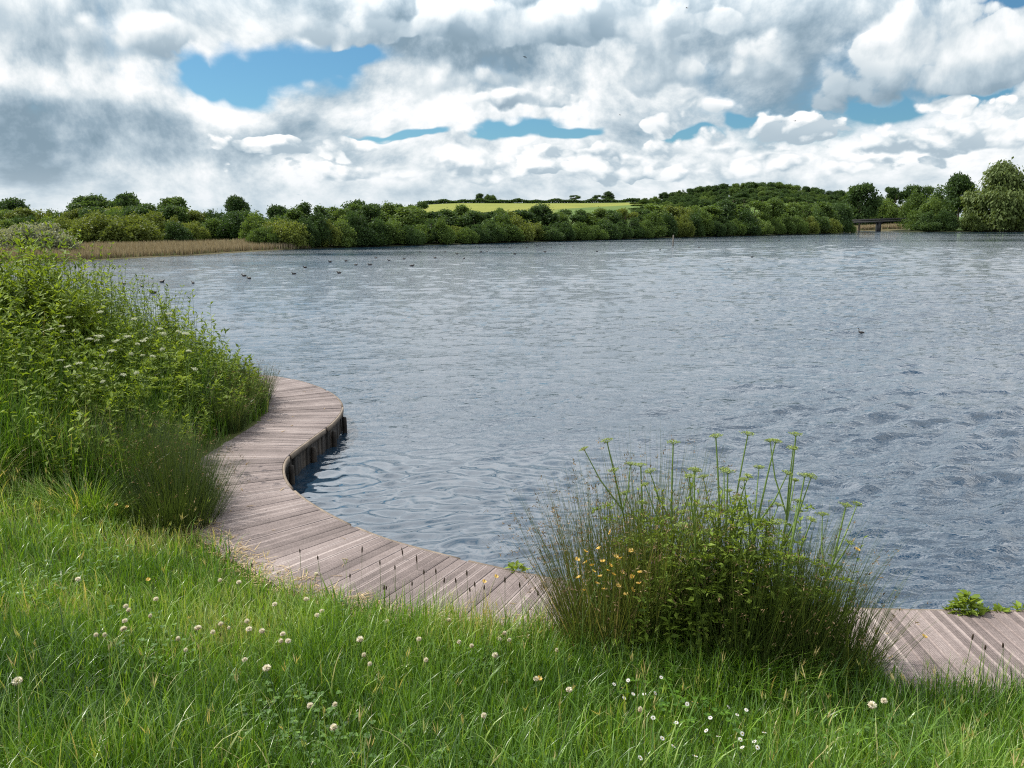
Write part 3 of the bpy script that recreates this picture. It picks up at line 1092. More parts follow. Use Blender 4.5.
# --- the wood on the hill
profH = [(628, 206), (642, 200), (655, 195), (675, 190), (700, 186), (730, 183), (760, 181), (790, 183), (815, 187), (845, 190)]
for row, (Y, dt) in enumerate(((440, 13), (465, 9), (500, 5), (530, 0))):
    px = 636.0
    while px < 852:
        wpx = rt.uniform(11, 17)
        base_top = float(np.interp(px, [a for a, _ in profH], [b for _, b in profH]))
        tree('hill_tree', 'tree', 'round' if px < 720 or row else 'open', 'dark_leaf' if rt.random() < 0.7 else 'mid_leaf', px, base_top + dt + rt.uniform(-1, 2), wpx, Y + rt.uniform(-8, 8),
             'tree of the dark wood on the hill beyond the far shore', 'trees of the wood on the hill')
        px += wpx * rt.uniform(0.55, 0.8)

# --- hedges
hedge_m = tree_mats['dark_leaf']
for (pa, pb, Y, h, lab) in ((424, 640, 572, 2.6, 'dark clipped hedge along the top edge of the yellow field'),
                            (380, 520, 398, 2.4, 'dark hedge along the bottom edge of the yellow field')):
    xa, xb = at_depth(pa, 200, Y)[0], at_depth(pb, 200, Y)[0]
    n = 12000
    x = rng.uniform(xa, xb, n)
    y = Y + rng.normal(0, 0.9, n)
    z = gz(x, y) + rng.uniform(0, 1, n) ** 0.7 * h * (0.8 + 0.35 * np.sin(x * 0.35) * np.sin(x * 0.13 + 1))
    mid = np.array([(xa + xb) / 2, Y, 0])
    g = Geo()
    leaves(g, np.stack([x, y, z], -1) - mid, rng.normal(size=(n, 3)) + (0, 0, 0.4), 0.9, 0.42, rng.uniform(0.1, 0.7, n))
    o = link('hedge', g.mesh('hedge', hedge_m))
    o.location = mid
    tag(o, lab, 'hedge')

# ---------------------------------------------------------------- the bridge at the outlet
iron = plain_mat('bridge_paint', ((0.2, (0.018, 0.018, 0.020)), (0.8, (0.045, 0.042, 0.042))), 0.6, 0.3, 2, 0.1)
conc = plain_mat('bridge_stone', ((0.2, (0.10, 0.09, 0.08)), (0.8, (0.22, 0.20, 0.17))), 0.85, 0.2, 1.2, 0.3)
BY = 312
bl, brt = at_depth(846, 221, BY), at_depth(912, 218.6, BY)
cx = (bl[0] + brt[0]) / 2
half = (brt[0] - bl[0]) / 2
br = empty('bridge', (cx, BY, 0.0))
tag(br, 'low dark footbridge on one pier crossing the lake outlet between the trees', 'bridge')
sl = (brt[2] - bl[2]) / (2 * half)
zc = (bl[2] + brt[2]) / 2
g = Geo()
boxes(g, [0, 0, zc - 0.65], [half, 0, half * sl], [0, 1.4, 0], [0, 0, 0.28], 0.4)
link('deck', g.mesh('deck', iron), br)
for sy in (-1, 1):
    g = Geo()
    for zz in (0.2, 0.5, 0.8):
        boxes(g, [0, sy * 1.33, zc - 0.37 + zz], [half, 0, half * sl], [0, 0.04, 0], [0, 0, 0.05], 0.5)
    for x in np.arange(-half + 0.2, half, 1.1):
        boxes(g, [x, sy * 1.33, zc - 0.37 + x * sl + 0.4], [0.05, 0, 0], [0, 0.05, 0], [0, 0, 0.42], 0.5)
    boxes(g, [0, sy * 1.36, zc - 0.37 + 0.42], [half, 0, half * sl], [0, 0.025, 0], [0, 0, 0.24], 0.3)
    link('railing', g.mesh('railing', iron), br)
g = Geo()
boxes(g, [0, 0, zc / 2 - 0.9], [0.55, 0, 0], [0, 1.2, 0], [0, 0, zc / 2 - 0.02], 0.2)
boxes(g, [0, 0, zc - 1.08], [0.95, 0, 0], [0, 1.3, 0], [0, 0, 0.14], 0.3)
link('pier', g.mesh('pier', iron), br)
for sx in (-1, 1):
    g = Geo()
    boxes(g, [sx * (half + 0.8), 0, 0.9], [0.9, 0, 0], [0, 1.9, 0], [0, 0, zc - 1.6], 0.5)
    link('abutment', g.mesh('abutment', conc), br)

# ---------------------------------------------------------------- reeds
reed_m = leaf_mat('dry_reed', ((0.0, (0.14, 0.115, 0.07)), (0.55, (0.235, 0.195, 0.125)), (0.85, (0.31, 0.265, 0.18)), (1.0, (0.12, 0.15, 0.05))), 0.25, 0.7, 0.15, (1.1, 1.0, 0.7), 0, 0.25)


def reed_bed(name, pxa, pxb, y_of, depth, n, h, lab):
    px = rng.uniform(pxa, pxb, n)
    Y = np.array([y_of(p) for p in px]) - 0.5 + rng.uniform(0, 1, n) ** 1.3 * depth
    X = (px - 512) / F_PX / CP * Y
    keep = gz(X, Y, True)[1] > -0.5
    X, Y = X[keep], Y[keep]
    n = len(X)
    Z = gz(X, Y)
    mid = np.array([X.mean(), Y.mean(), 0])
    hh = h * rng.uniform(0.7, 1.12, n) * (1 + 0.15 * lump(X, Y, 4, 8))
    g = Geo()
    tint = rng.uniform(0.1, 0.85, n)
    blades(g, np.stack([X, Y, Z], -1) - mid, hh, 0.055 * Y / 70, rng.uniform(0, 6.28, n), rng.uniform(0.02, 0.16, n), rng.uniform(0, 0.35, n), tint, 3)
    gg = rng.random(n) < 0.10
    blades(g, (np.stack([X, Y - 0.5, Z], -1) - mid)[gg], hh[gg] * 0.5, 0.07 * Y[gg] / 70, rng.uniform(0, 6.28, gg.sum()), 0.2, 0.5, 1.0, 3)
    o = link(name, g.mesh(name, reed_m))
    o.location = mid
    tag(o, lab, 'reeds', kind='stuff')


reed_bed('reed_bed', -120, 318, shore_y, 12, 26000, 0.72, 'tan dry reed bed along the far left shore')
reed_bed('reed_bed', 846, 912, lambda p: 352.0, 14, 3500, 1.9, 'pale reed strip on the bank under the bridge')

# ---------------------------------------------------------------- near plants: materials
GRASS = ((0.0, (0.016, 0.044, 0.006)), (0.35, (0.046, 0.112, 0.010)), (0.65, (0.115, 0.225, 0.020)), (0.84, (0.205, 0.325, 0.048)), (0.92, (0.28, 0.34, 0.12)), (1.0, (0.44, 0.37, 0.18)))
grass_m = leaf_mat('grass_blade', GRASS, 0.34, 0.36, 0.45, (1.2, 1.12, 0.45), 0, 0.6)
rush_m = leaf_mat('rush_stem', ((0.0, (0.030, 0.052, 0.014)), (0.5, (0.070, 0.105, 0.025)), (0.8, (0.125, 0.140, 0.042)), (1.0, (0.28, 0.22, 0.12))), 0.30, 0.5, 0.3)
herb_m = leaf_mat('herb_leaf', ((0.0, (0.040, 0.075, 0.011)), (0.5, (0.125, 0.190, 0.022)), (1.0, (0.230, 0.310, 0.050))), 0.40, 0.6, 0.2, (1.2, 1.12, 0.45), 0, 0.5)
stem_m = leaf_mat('green_stem', ((0.0, (0.07, 0.12, 0.025)), (0.6, (0.13, 0.20, 0.045)), (1.0, (0.20, 0.25, 0.075))), 0.15, 0.5, 0.3)
white_m = leaf_mat('white_floret', ((0.0, (0.36, 0.39, 0.24)), (1.0, (0.62, 0.63, 0.48))), 0.25, 0.7, 0.15, (1, 1, 0.9))
green_umbel_m = leaf_mat('green_floret', ((0.0, (0.14, 0.21, 0.05)), (1.0, (0.30, 0.36, 0.12))), 0.25, 0.7, 0.15)
brown_m = leaf_mat('brown_seed', ((0.0, (0.06, 0.04, 0.022)), (0.5, (0.14, 0.095, 0.05)), (1.0, (0.27, 0.20, 0.115))), 0.15, 0.8, 0.1)
dark_seed_m = leaf_mat('dark_seed', ((0.0, (0.028, 0.020, 0.014)), (1.0, (0.085, 0.060, 0.040))), 0.1, 0.8, 0.1)
clover_m = leaf_mat('clover_floret', ((0.0, (0.30, 0.19, 0.12)), (0.4, (0.50, 0.42, 0.30)), (1.0, (0.72, 0.68, 0.56))), 0.25, 0.7, 0.15, (1, 0.95, 0.8))
petal_m = leaf_mat('daisy_petal', ((0.0, (0.52, 0.52, 0.50)), (1.0, (0.68, 0.68, 0.66))), 0.2, 0.6, 0.2, (1, 1, 1))
yellow_m = leaf_mat('yellow_petal', ((0.0, (0.52, 0.30, 0.04)), (0.6, (0.62, 0.41, 0.08)), (1.0, (0.64, 0.53, 0.24))), 0.25, 0.6, 0.2, (1.1, 1.0, 0.6))
straw_m = leaf_mat('straw', ((0.0, (0.17, 0.11, 0.055)), (0.5, (0.33, 0.24, 0.12)), (1.0, (0.50, 0.40, 0.23))), 0.15, 0.8, 0.15)
up3 = np.array([0, 0, 1.0])


def scatter(n, x0, x1, y0, y1, smin, smax=99, dens=None):
    """random points on the bank between two distances from the lake edge"""
    x, y = rng.uniform(x0, x1, n), rng.uniform(y0, y1, n)
    z, s = gz(x, y, True)           # s already allows for the narrowed planking
    k = (s > smin) & (s < smax)
    if dens is not None:
        k &= rng.random(n) < dens(x, y, s)
    return x[k], y[k], z[k], s[k]


def in_thicket(x, y):
    """0..1: where the tall growth on the left of the walk stands"""
    front = 5.9 + 0.42 * (x + 2.9) * (x < -2.9) * -1.0 * 0 + ss(-3.0, -7.0, x) * -0.2
    line = np.where(x < -3.6, 6.5 - (x + 3.6) * 0.12, 6.5 + 0.0 * x)
    return ss(-0.15, 0.45, y - line) * (x < -2.2)


# ---------------------------------------------------------------- the lawn
def lawn_d(x, y, s):
    r = np.hypot(x, y)
    a = np.clip(4.4 / np.maximum(r, 1.5) ** 1.15, 0.10, 1.0)
    return a * (1 - 0.75 * in_thicket(x, y)) * (0.86 + 0.30 * lump(x, y, 0.5, 40)) * ss(0.88, 1.08, s)


x, y, z, s = scatter(900000, -7.0, 6.2, 0.5, 9.5, 0.90, 99, lawn_d)
n = len(x)
print('lawn blades', n)
ph = lump(x, y, 1.0, 41)
h = rng.gamma(5.0, 0.20, n) * (0.140 + 0.055 * lump(x, y, 0.7, 42) + 0.02 * ph)
h *= (0.55 + 0.45 * np.maximum(ss(0.95, 1.6, s), ss(-1.5, -0.6, x))) * (0.82 + 0.35 * ss(3.8, 2.4, y))
edge_tall = ss(-1.7, -0.9, x) * ss(2.3, 1.3, s)
h *= 1 + edge_tall * 0.85
tuft = lump(x, y, 0.22, 61)
h *= 1 + 0.35 * tuft
h *= 1 - 0.42 * np.exp(-((x - 0.72) / 0.5) ** 2 - ((y - 2.75) / 0.55) ** 2)
h = np.clip(h, 0.035, 0.36)
tint = np.clip(0.47 + 0.36 * lump(x, y, 0.9, 43) + 0.10 * tuft + rng.normal(0, 0.20, n) + 0.20 * ss(3.2, 4.6, y) * ss(-0.3, -1.4, x) - 0.10 * ss(3.2, 2.2, y), 0, 0.92)
dry = rng.random(n) < 0.018 + 0.25 * ss(1.15, 0.95, s)
tint[dry] = rng.uniform(0.9, 1.0, dry.sum())
yaw = rng.uniform(0, 2 * np.pi, n)
wl = np.clip(rng.normal(0.0050, 0.0016, n), 0.002, 0.010) * (0.8 + 0.25 * np.hypot(x, y) / 3.5)
long_ = h > 0.15
g = Geo()
P = np.stack([x, y, z - 0.01], -1)
off = np.array([0, 4.0, 1.0])
for sel, sg in ((long_, 4), (~long_, 2)):
    m_ = sel.sum()
    blades(g, P[sel] - off, h[sel], wl[sel], yaw[sel], np.abs(rng.normal(0.12, 0.18, m_)), np.abs(rng.normal(0.85, 0.70, m_)), tint[sel], sg)
# thin flowering stalks of the grass, straw coloured
sx, sy, sz_, s_ = scatter(7000, -6, 6, 1.2, 7, 1.0, 99, lambda x, y, s: np.clip(0.30 + 0.7 * lump(x, y, 0.9, 63), 0.02, 1) * (1 - in_thicket(x, y)) * 0.5)
n = len(sx)
sh = rng.uniform(0.20, 0.40, n)
sy_, sl = rng.uniform(0, 6.28, n), np.abs(rng.normal(0.1, 0.12, n))
st = rng.uniform(0.80, 1.0, n)
blades(g, np.stack([sx, sy, sz_], -1) - off, sh, 0.0022, sy_, sl, 0.15, st, 3, 0.5)
dd = np.stack([np.cos(sy_), np.sin(sy_), np.zeros(n)], -1)
tipp = np.stack([sx, sy, sz_], -1) - off + (dd * np.sin(sl + .05)[:, None] + up3 * np.cos(sl + .05)[:, None]) * (sh * 0.80)[:, None]
for _ in range(3):
    leaves(g, tipp + rng.normal(0, 0.004, (n, 3)), dd * 0.3 + up3 + rng.normal(0, 0.25, (n, 3)), sh * 0.16, 0.0022, np.clip(st + 0.08, 0, 1), 0.1)
# broader leaves arching over the rest
bx, by, bz, bs = scatter(110000, -6, 6, 0.6, 8, 1.0, 99, lambda x, y, s: np.clip(3.0 / np.hypot(x, y) ** 1.2, 0, 1) * np.clip(0.45 + 0.8 * lump(x, y, 0.7, 62), 0.05, 1) * (1 - in_thicket(x, y)) * 0.6)
n = len(bx)
print('broad blades', n)
blades(g, np.stack([bx, by, bz], -1) - off, rng.uniform(0.12, 0.31, n), rng.uniform(0.0055, 0.0105, n), rng.uniform(0, 6.28, n), np.abs(rng.normal(0.15, 0.15, n)), rng.uniform(0.6, 2.1, n),
       np.clip(rng.normal(0.60, 0.18, n) + 0.2 * lump(bx, by, 0.9, 43), 0, 0.93), 5)
# clover leaves low among the blades
cx, cy, cz, cs = scatter(60000, -6, 6, 0.6, 8.5, 1.05, 99, lambda x, y, s: np.clip(lump(x, y, 0.6, 44) * 1.6 - 0.1, 0, 1) * (1 - in_thicket(x, y)) * np.clip(5 / np.hypot(x, y) ** 1.3, 0, 1))
n = len(cx)
print('clover leaves', n * 3)
cp = np.stack([cx, cy, cz + rng.uniform(0.04, 0.13, n)], -1) - off
a0 = rng.uniform(0, 6.28, n)
for k in range(3):
    d = np.stack([np.cos(a0 + k * 2.1), np.sin(a0 + k * 2.1), rng.uniform(-0.1, 0.35, n)], -1)
    leaves(g, cp, d, rng.uniform(0.012, 0.022, n), rng.uniform(0.007, 0.011, n), np.clip(rng.normal(0.38, 0.12, n), 0, .8), 0.1, np.tile(up3, (n, 1)))
lawn = link('grass', g.mesh('grass', grass_m))
lawn.location = off
tag(lawn, 'bright green unmown grass with clover covering the bank', 'grass', kind='stuff')

# straw and dead leaves along the inner edge of the boards
x, y, z, s = scatter(110000, -3.4, 4.5, 3.3, 7.5, 0.82, 1.15, lambda x, y, s: np.clip(0.75 - 0.5 * ss(-1.2, 0.6, x), 0, 1) * (0.6 + 0.6 * lump(x, y, 0.4, 46)) * (1 - ss(0.93, 0.8, s) * 0.93))
n = len(x)
g = Geo()
zz = np.where(s < 0.97, np.maximum(z, DECK_Z + 0.004), z + 0.03)
off2 = np.array([-1, 5.2, 0.3])
blades(g, np.stack([x, y, zz], -1) - off2, rng.uniform(0.03, 0.13, n), rng.uniform(0.003, 0.007, n), rng.uniform(0, 6.28, n), rng.normal(1.5, 0.12, n), rng.normal(0.05, 0.1, n), rng.random(n), 2)
o = link('dry_litter', g.mesh('dry_litter', straw_m))
o.location = off2
tag(o, 'straw coloured dead grass lying along the inner edge of the boardwalk', 'dead grass', kind='stuff')

x, y, z, s = scatter(260, -4.5, 4.5, 3.8, 12.5, 0.12, 0.95)
n = len(x)
g = Geo()
blades(g, np.stack([x, y, np.full(n, DECK_Z + 0.005)], -1) - off2, rng.uniform(0.02, 0.10, n), rng.uniform(0.004, 0.014, n), rng.uniform(0, 6.28, n), rng.normal(1.53, 0.03, n), 0.02, rng.random(n) * 0.6, 2)
o = link('leaf_litter', g.mesh('leaf_litter', straw_m))
o.location = off2
tag(o, 'brown leaf scraps and straw bits scattered on the boardwalk planks', 'leaf litter', kind='stuff')

# ---------------------------------------------------------------- tall growth on the left
def leafy_stems(g, x, y, z, H, leaf, tint, spread=0.1, pairs=12, wide=0.36):
    """upright stems with leaf pairs, like nettle and willowherb"""
    leaf_all = np.broadcast_to(leaf, len(x))
    for i in range(len(x)):
        leaf = leaf_all[i]
        a = rng.uniform(0, 6.28)
        ln = rng.uniform(0, spread) * H[i]
        u = np.linspace(0, 1, 6)
        pts = np.stack([x[i] + np.cos(a) * ln * u ** 1.6, y[i] + np.sin(a) * ln * u ** 1.6, z[i] + H[i] * u], -1)
        tube(g, pts, np.linspace(0.0045, 0.0016, 6), 3, 0.25, False)
        k = int(pairs * rng.uniform(0.8, 1.25))
        uu = np.linspace(0.22, 1.0, k) + rng.normal(0, 0.012, k)
        for sgn in (0, math.pi):
            aa = rng.uniform(0, 6.28) + np.arange(k) * 1.57 + sgn + rng.normal(0, 0.3, k)
            P = np.stack([np.interp(uu, u, pts[:, j]) for j in range(3)], -1)
            sz = leaf * (1.15 - 0.5 * np.clip(uu, 0, 1) ** 2) * rng.uniform(0.7, 1.2, k)
            d = np.stack([np.cos(aa), np.sin(aa), rng.normal(0.15, 0.4, k) + 0.9 * (uu > 0.9)], -1)
            leaves(g, P, d, sz, sz * wide * 0.5, np.clip(tint[i] + rng.normal(0, 0.12, k) + 0.15 * (uu - .6), 0, 1), 0.25, np.tile(up3, (k, 1)) + rng.normal(0, 0.3, (k, 3)))


def thicket_h(x, y):
    """height of growth: tallest by the water on the far left, low towards the tip of the walk"""
    return 0.64 + 0.60 * ss(-3.4, -5.0, x) + 0.22 * ss(-4.8, -5.8, x)


x, y, z, s = scatter(4600, -10.5, -2.5, 6.0, 13.0, 1.06, 6.0, lambda x, y, s: in_thicket(x, y) * (0.30 + 0.62 * ss(6.6, 7.9, y)))
g = Geo()
H = thicket_h(x, y) * rng.uniform(0.65, 1.08, len(x)) * (1 + 0.25 * lump(x, y, 0.9, 50)) * (0.6 + 0.4 * ss(1.0, 1.8, s))
leafy_stems(g, x, y, z, H, 0.055 + 0.075 * np.clip(0.5 + 0.9 * lump(x, y, 0.7, 71), 0, 1), np.clip(0.5 + 0.3 * lump(x, y, 1.0, 51) + rng.normal(0, 0.12, len(x)), 0, 1), 0.34, 17, 0.36)
print('thicket stems', len(x))
o = link('undergrowth', g.mesh('undergrowth', herb_m))
tag(o, 'tall leafy green undergrowth filling the bank left of the boardwalk', 'undergrowth', kind='stuff')

x, y, z, s = scatter(210000, -10.5, -2.3, 5.7, 13.3, 1.0, 6.0, lambda x, y, s: ss(0.0, 0.4, in_thicket(x, y)) * np.clip(0.6 + 0.7 * lump(x, y, 0.8, 52), 0.15, 1) * (0.35 + 0.65 * ss(9.5, 7.6, y)))
n = len(x)
print('tall grass', n)
H = np.clip((0.45 + 0.42 * thicket_h(x, y)) * rng.uniform(0.45, 1.1, n) * (0.55 + 0.45 * ss(1.0, 1.6, s)), 0.15, 1.3)
g = Geo()
blades(g, np.stack([x, y, z], -1), H, rng.uniform(0.005, 0.010, n), rng.uniform(0, 6.28, n), np.abs(rng.normal(0.10, 0.10, n)), np.abs(rng.normal(0.7, 0.5, n)),
       np.clip(rng.normal(0.50, 0.20, n) + 0.25 * lump(x, y, 0.9, 53), 0, 0.97), 4)
o = link('tall_grass', g.mesh('tall_grass', grass_m))
tag(o, 'long arching grass growing through the undergrowth beside the boardwalk', 'tall grass', kind='stuff')


# ---------------------------------------------------------------- rush tussocks
def tussock(px, py, H, rad, n, lean, label, tint0=0.42, seeds=0.25, name='rush_tussock', wd=0.0042, xy=None, group=None):
    X, Y = xy if xy else on_ground(px, py, 0)[:2]
    Z = gz1(X, Y)
    o = empty(name, (X, Y, Z))
    tag(o, label, 'rush clump' if name == 'rush_tussock' else 'grass clump', group)
    a, r = rng.uniform(0, 6.28, n), rad * np.sqrt(rng.random(n))
    bx, by = r * np.cos(a), r * np.sin(a)
    root = np.stack([bx, by, gz(X + bx, Y + by) - Z - 0.03], -1)
    h = H * (0.40 + 0.62 * rng.random(n) ** 0.75)
    yaw = a + rng.normal(0, 0.7, n)
    ln = np.abs(rng.normal(0.10, 0.10, n)) + lean * (r / rad)
    cu = np.abs(rng.normal(0.16, 0.20, n)) + (name != 'rush_tussock') * 0.8
    g = Geo()
    tt = np.clip(rng.normal(tint0, 0.17, n), 0, 1)
    blades(g, root, h, rng.uniform(0.7, 1.4, n) * wd, yaw, ln, cu, tt, 4, 0.8)
    link('leaves', g.mesh('leaves', rush_m if name == 'rush_tussock' else grass_m), o)
    if seeds:
        # brown flower tufts near the tips of some stems
        k = rng.random(n) < seeds
        d = np.stack([np.cos(yaw), np.sin(yaw), np.zeros(n)], -1)[k]
        L = (ln + cu * 0.28)[k][:, None]
        tip = root[k] + (d * np.sin(L) + up3 * np.cos(L)) * (h[k] * rng.uniform(0.72, 0.93, k.sum()))[:, None]
        g = Geo()
        for _ in range(4):
            dd = rng.normal(size=(len(tip), 3)) * 0.6 + d * 0.5 + up3 * 0.5
            leaves(g, tip + rng.normal(0, 0.008, tip.shape), dd, rng.uniform(0.012, 0.028, len(tip)), rng.uniform(0.002, 0.004, len(tip)), rng.random(len(tip)))
        tag(link('seed_heads', g.mesh('seed_heads', brown_m), o), kind='stuff')
    return o


tussock(600, 618, 1.22, 0.24, 1150, 0.36, 'broad brownish rush clump at the water end of the boardwalk, behind the yellow flowers', 0.62, 0.55, xy=(0.58, 4.34))
tussock(0, 0, 1.45, 0.18, 800, 0.16, 'tallest brownish rush clump, just left of the green umbel stems', 0.55, 0.45, xy=(0.84, 4.28))
tussock(0, 0, 1.08, 0.28, 1050, 0.26, 'wide dark green rush clump below the green umbel stems', 0.32, 0.12, xy=(1.30, 4.18))
tussock(0, 0, 1.10, 0.22, 1000, 0.26, 'dark rush clump at the right of the group, next to the bare boards', 0.34, 0.18, xy=(1.58, 4.12))
tussock(0, 0, 0.78, 0.20, 700, 0.36, 'low arching rush clump in front of the right rush clump, beside the boards', 0.45, 0.1, xy=(1.76, 4.0))
tussock(0, 0, 0.50, 0.28, 900, 0.55, 'low spreading clump of grey green grass in front of the dark rushes', 0.5, 0.0, 'grass_tussock', 0.006, xy=(1.25, 3.9))
tussock(0, 0, 0.40, 0.24, 500, 0.55, 'low arching grass clump in front of the yellow flowers', 0.6, 0.0, 'grass_tussock', 0.006, xy=(0.70, 4.06))
tussock(0, 0, 0.85, 0.30, 1500, 0.35, 'dark rush clump overhanging the boards where the walk narrows on the left', 0.12, 0.12, xy=(-3.05, 6.85))  # shade at this thicket corner is put into the low rush tints
tussock(0, 0, 0.75, 0.28, 1200, 0.45, 'dark arching rush clump at the lower corner of the left thicket', 0.14, 0.05, xy=(-2.85, 6.35))
tussock(0, 0, 0.95, 0.30, 1300, 0.30, 'dark rush mass inside the left thicket, behind the two at its lower corner', 0.10, 0.1, xy=(-3.5, 7.0))
tussock(0, 0, 0.72, 0.26, 1000, 0.35, 'dark spiky rush clump at the thicket edge beside the far bend of the boards', 0.15, 0.2, xy=(-3.62, 10.2))
tussock(0, 0, 0.70, 0.24, 900, 0.35, 'spiky rush clump at the tip of the thicket, nearest the water', 0.15, 0.25, xy=(-3.75, 11.1))
tussock(0, 0, 0.66, 0.24, 900, 0.35, 'dark rush clump halfway along the inner edge of the far bend', 0.15, 0.15, xy=(-3.55, 9.35))
tussock(0, 0, 0.50, 0.28, 700, 0.6, 'pale arching grass clump at the foot of the left thicket', 0.75, 0.0, 'grass_tussock', 0.006, xy=(-3.6, 6.35))
tussock(0, 0, 0.55, 0.30, 700, 0.6, 'pale arching grass clump at the left border of the lawn', 0.72, 0.0, 'grass_tussock', 0.007, xy=(-4.6, 6.45))


# ---------------------------------------------------------------- umbel plants
def umbel(g, c, axis, R_, rays, gs, tint_lo=0.2, tint_hi=1.0, flat=0.25, gstem=None):
    """one flower plate: thin rays, each carrying a little tuft"""
    axis = np.asarray(axis, float) / np.linalg.norm(axis)
    s = np.cross(axis, [0.2, 1, 0.1])
    s /= np.linalg.norm(s)
    t_ = np.cross(axis, s)
    for k in range(rays):
        a, r = k * 2.399, R_ * math.sqrt((k + 0.5) / rays)
        p = np.asarray(c) + axis * (R_ * 0.62 - r * flat) + (s * math.cos(a) + t_ * math.sin(a)) * r
        if gstem is not None:
            tube(gstem, [c, (np.asarray(c) + p) / 2 + (p - c) * 0.03, p], [0.0012, 0.001, 0.0008], 3, 0.7, False)
        m_ = 9
        q = p + rng.normal(0, gs * 0.35, (m_, 3)) * [1, 1, 0.45]
        d = rng.normal(size=(m_, 3)) + axis * 0.3
        leaves(g, q, d, gs * rng.uniform(0.5, 0.9, m_), gs * 0.22, rng.uniform(tint_lo, tint_hi, m_))


def feathery(g, base, d, L, n, tint):
    """a cut, parsley-like leaf"""
    d = np.asarray(d, float) / np.linalg.norm(d)
    s = np.cross(d, up3)
    s /= np.linalg.norm(s) + 1e-9
    for k in range(n):
        u = (k + 1) / n
        for sg in (-1, 1):
            p = base + d * L * u + np.array([0, 0, -0.25 * L * u * u])
            l = L * 0.5 * (1.1 - u)
            dd = d * 0.6 + s * sg
            m_ = 4
            uu = np.linspace(0.2, 1, m_)[:, None]
            q = p + dd / np.linalg.norm(dd) * l * uu
            leaves(g, q, np.tile(dd, (m_, 1)) + rng.normal(0, 0.5, (m_, 3)), L * 0.17, L * 0.035, tint + rng.normal(0, 0.1, m_))


def umbel_plant(name, cat, H, branches, head_r, head_mat, label, loc, leaf_n=7, thick=0.006, group=None, tilt=0.1, rays=16, gs=0.02, leaf_from=0.1):
    o = empty(name, loc)
    tag(o, label, cat, group)
    gst, glv = Geo(), Geo()
    a = rng.uniform(0, 6.28)
    u = np.linspace(0, 1, 8)
    top = np.array([math.cos(a) * tilt * H, math.sin(a) * tilt * H, H])
    bend = np.array([math.cos(a + 1.4), math.sin(a + 1.4), 0]) * 0.03 * H
    pts = u[:, None] * top + np.sin(u * math.pi)[:, None] * bend
    tube(gst, pts, np.linspace(thick, thick * 0.35, 8), 6, 0.5, False)
    heads = [(pts[-1], pts[-1] - pts[-2], head_r)]
    for b in range(branches):
        ub = rng.uniform(0.40, 0.70)
        p0 = np.array([np.interp(ub, u, pts[:, k]) for k in range(3)])
        aa = b * 2.4 + rng.uniform(0, 1)
        L = H * rng.uniform(0.18, 0.36)
        d = np.array([math.cos(aa) * 0.5, math.sin(aa) * 0.5, 1.0])
        p1 = p0 + d / np.linalg.norm(d) * L * 0.55
        p2 = p1 + (d + (0, 0, 0.6)) / np.linalg.norm(d + (0, 0, 0.6)) * L * 0.5
        tube(gst, [p0, p1, p2], [thick * 0.5, thick * 0.4, thick * 0.25], 5, 0.6, False)
        heads.append((p2, p2 - p1, head_r * rng.uniform(0.6, 0.95)))
    for k in range(leaf_n):
        ul = rng.uniform(leaf_from, 0.7)
        p0 = np.array([np.interp(ul, u, pts[:, j]) for j in range(3)])
        aa = rng.uniform(0, 6.28)
        feathery(glv, p0, (math.cos(aa), math.sin(aa), rng.uniform(0.1, 0.8)), min(H * rng.uniform(0.13, 0.24), 0.17), 6, rng.uniform(0.45, 0.9))
    for c, ax, r in heads:
        gh = Geo()
        umbel(gh, c, ax + np.array([0, 0, 0.02]), r, rays, gs, gstem=gst)
        link('flower_head', gh.mesh('flower_head', head_mat), o)
    link('stem', gst.mesh('stem', stem_m), o)
    if leaf_n:
        link('leaves', glv.mesh('leaves', herb_m), o)
    return o


# green umbel stems standing up out of the right-hand clump: (column of the top, row of the top, depth)
DROP = [(606, 436, 4.5, 2, 'green umbel stem leaning over the left rush clump, leftmost of the umbel stems'),
        (640, 462, 4.50, 1, 'short green umbel stem between the brown rush clumps'),
        (673, 441, 4.40, 1, 'green umbel stem with a bare stalk, just right of the tallest brown rush clump'),
        (694, 468, 4.15, 2, 'stout green umbel stem with a spread head below the taller ones'),
        (716, 435, 4.38, 2, 'tall green umbel stem left of the tallest pair'),
        (748, 432, 4.40, 2, 'tall green umbel stem in the middle of the group, its head among the highest'),
        (776, 438, 4.30, 3, 'thick branched green umbel stem at the centre of the group'),
        (797, 430, 4.35, 2, 'highest green umbel stem at the right of the group'),
        (806, 470, 4.15, 2, 'green umbel stem with a broad flat head, below the highest stem'),
        (850, 494, 4.15, 1, 'rightmost green umbel stem, short, above the dark rush clump'),
        (728, 470, 4.22, 2, 'short leafy green umbel stem low in the middle of the group')]
for px, py, Y, nb_, lab in DROP:
    top = at_depth(px, py, Y)
    bx = 1.10 + (top[0] - 1.10) * 0.55
    by = Y - 0.22
    zb = gz1(bx, by)
    o = umbel_plant('umbel_plant', 'umbel plant', top[2] - zb, nb_ + 2, 0.038, green_umbel_m, lab, (bx, by, zb), 8, 0.0110, 'green umbel stems in the rushes', 0.0, 15, 0.012, 0.25)
    # lean the whole plant outwards from the middle of the clump
    v = Vector((top[0] - bx, Y - by, top[2] - zb))
    o.rotation_mode = 'QUATERNION'
    o.rotation_quaternion = v.to_track_quat('Z', 'Y')

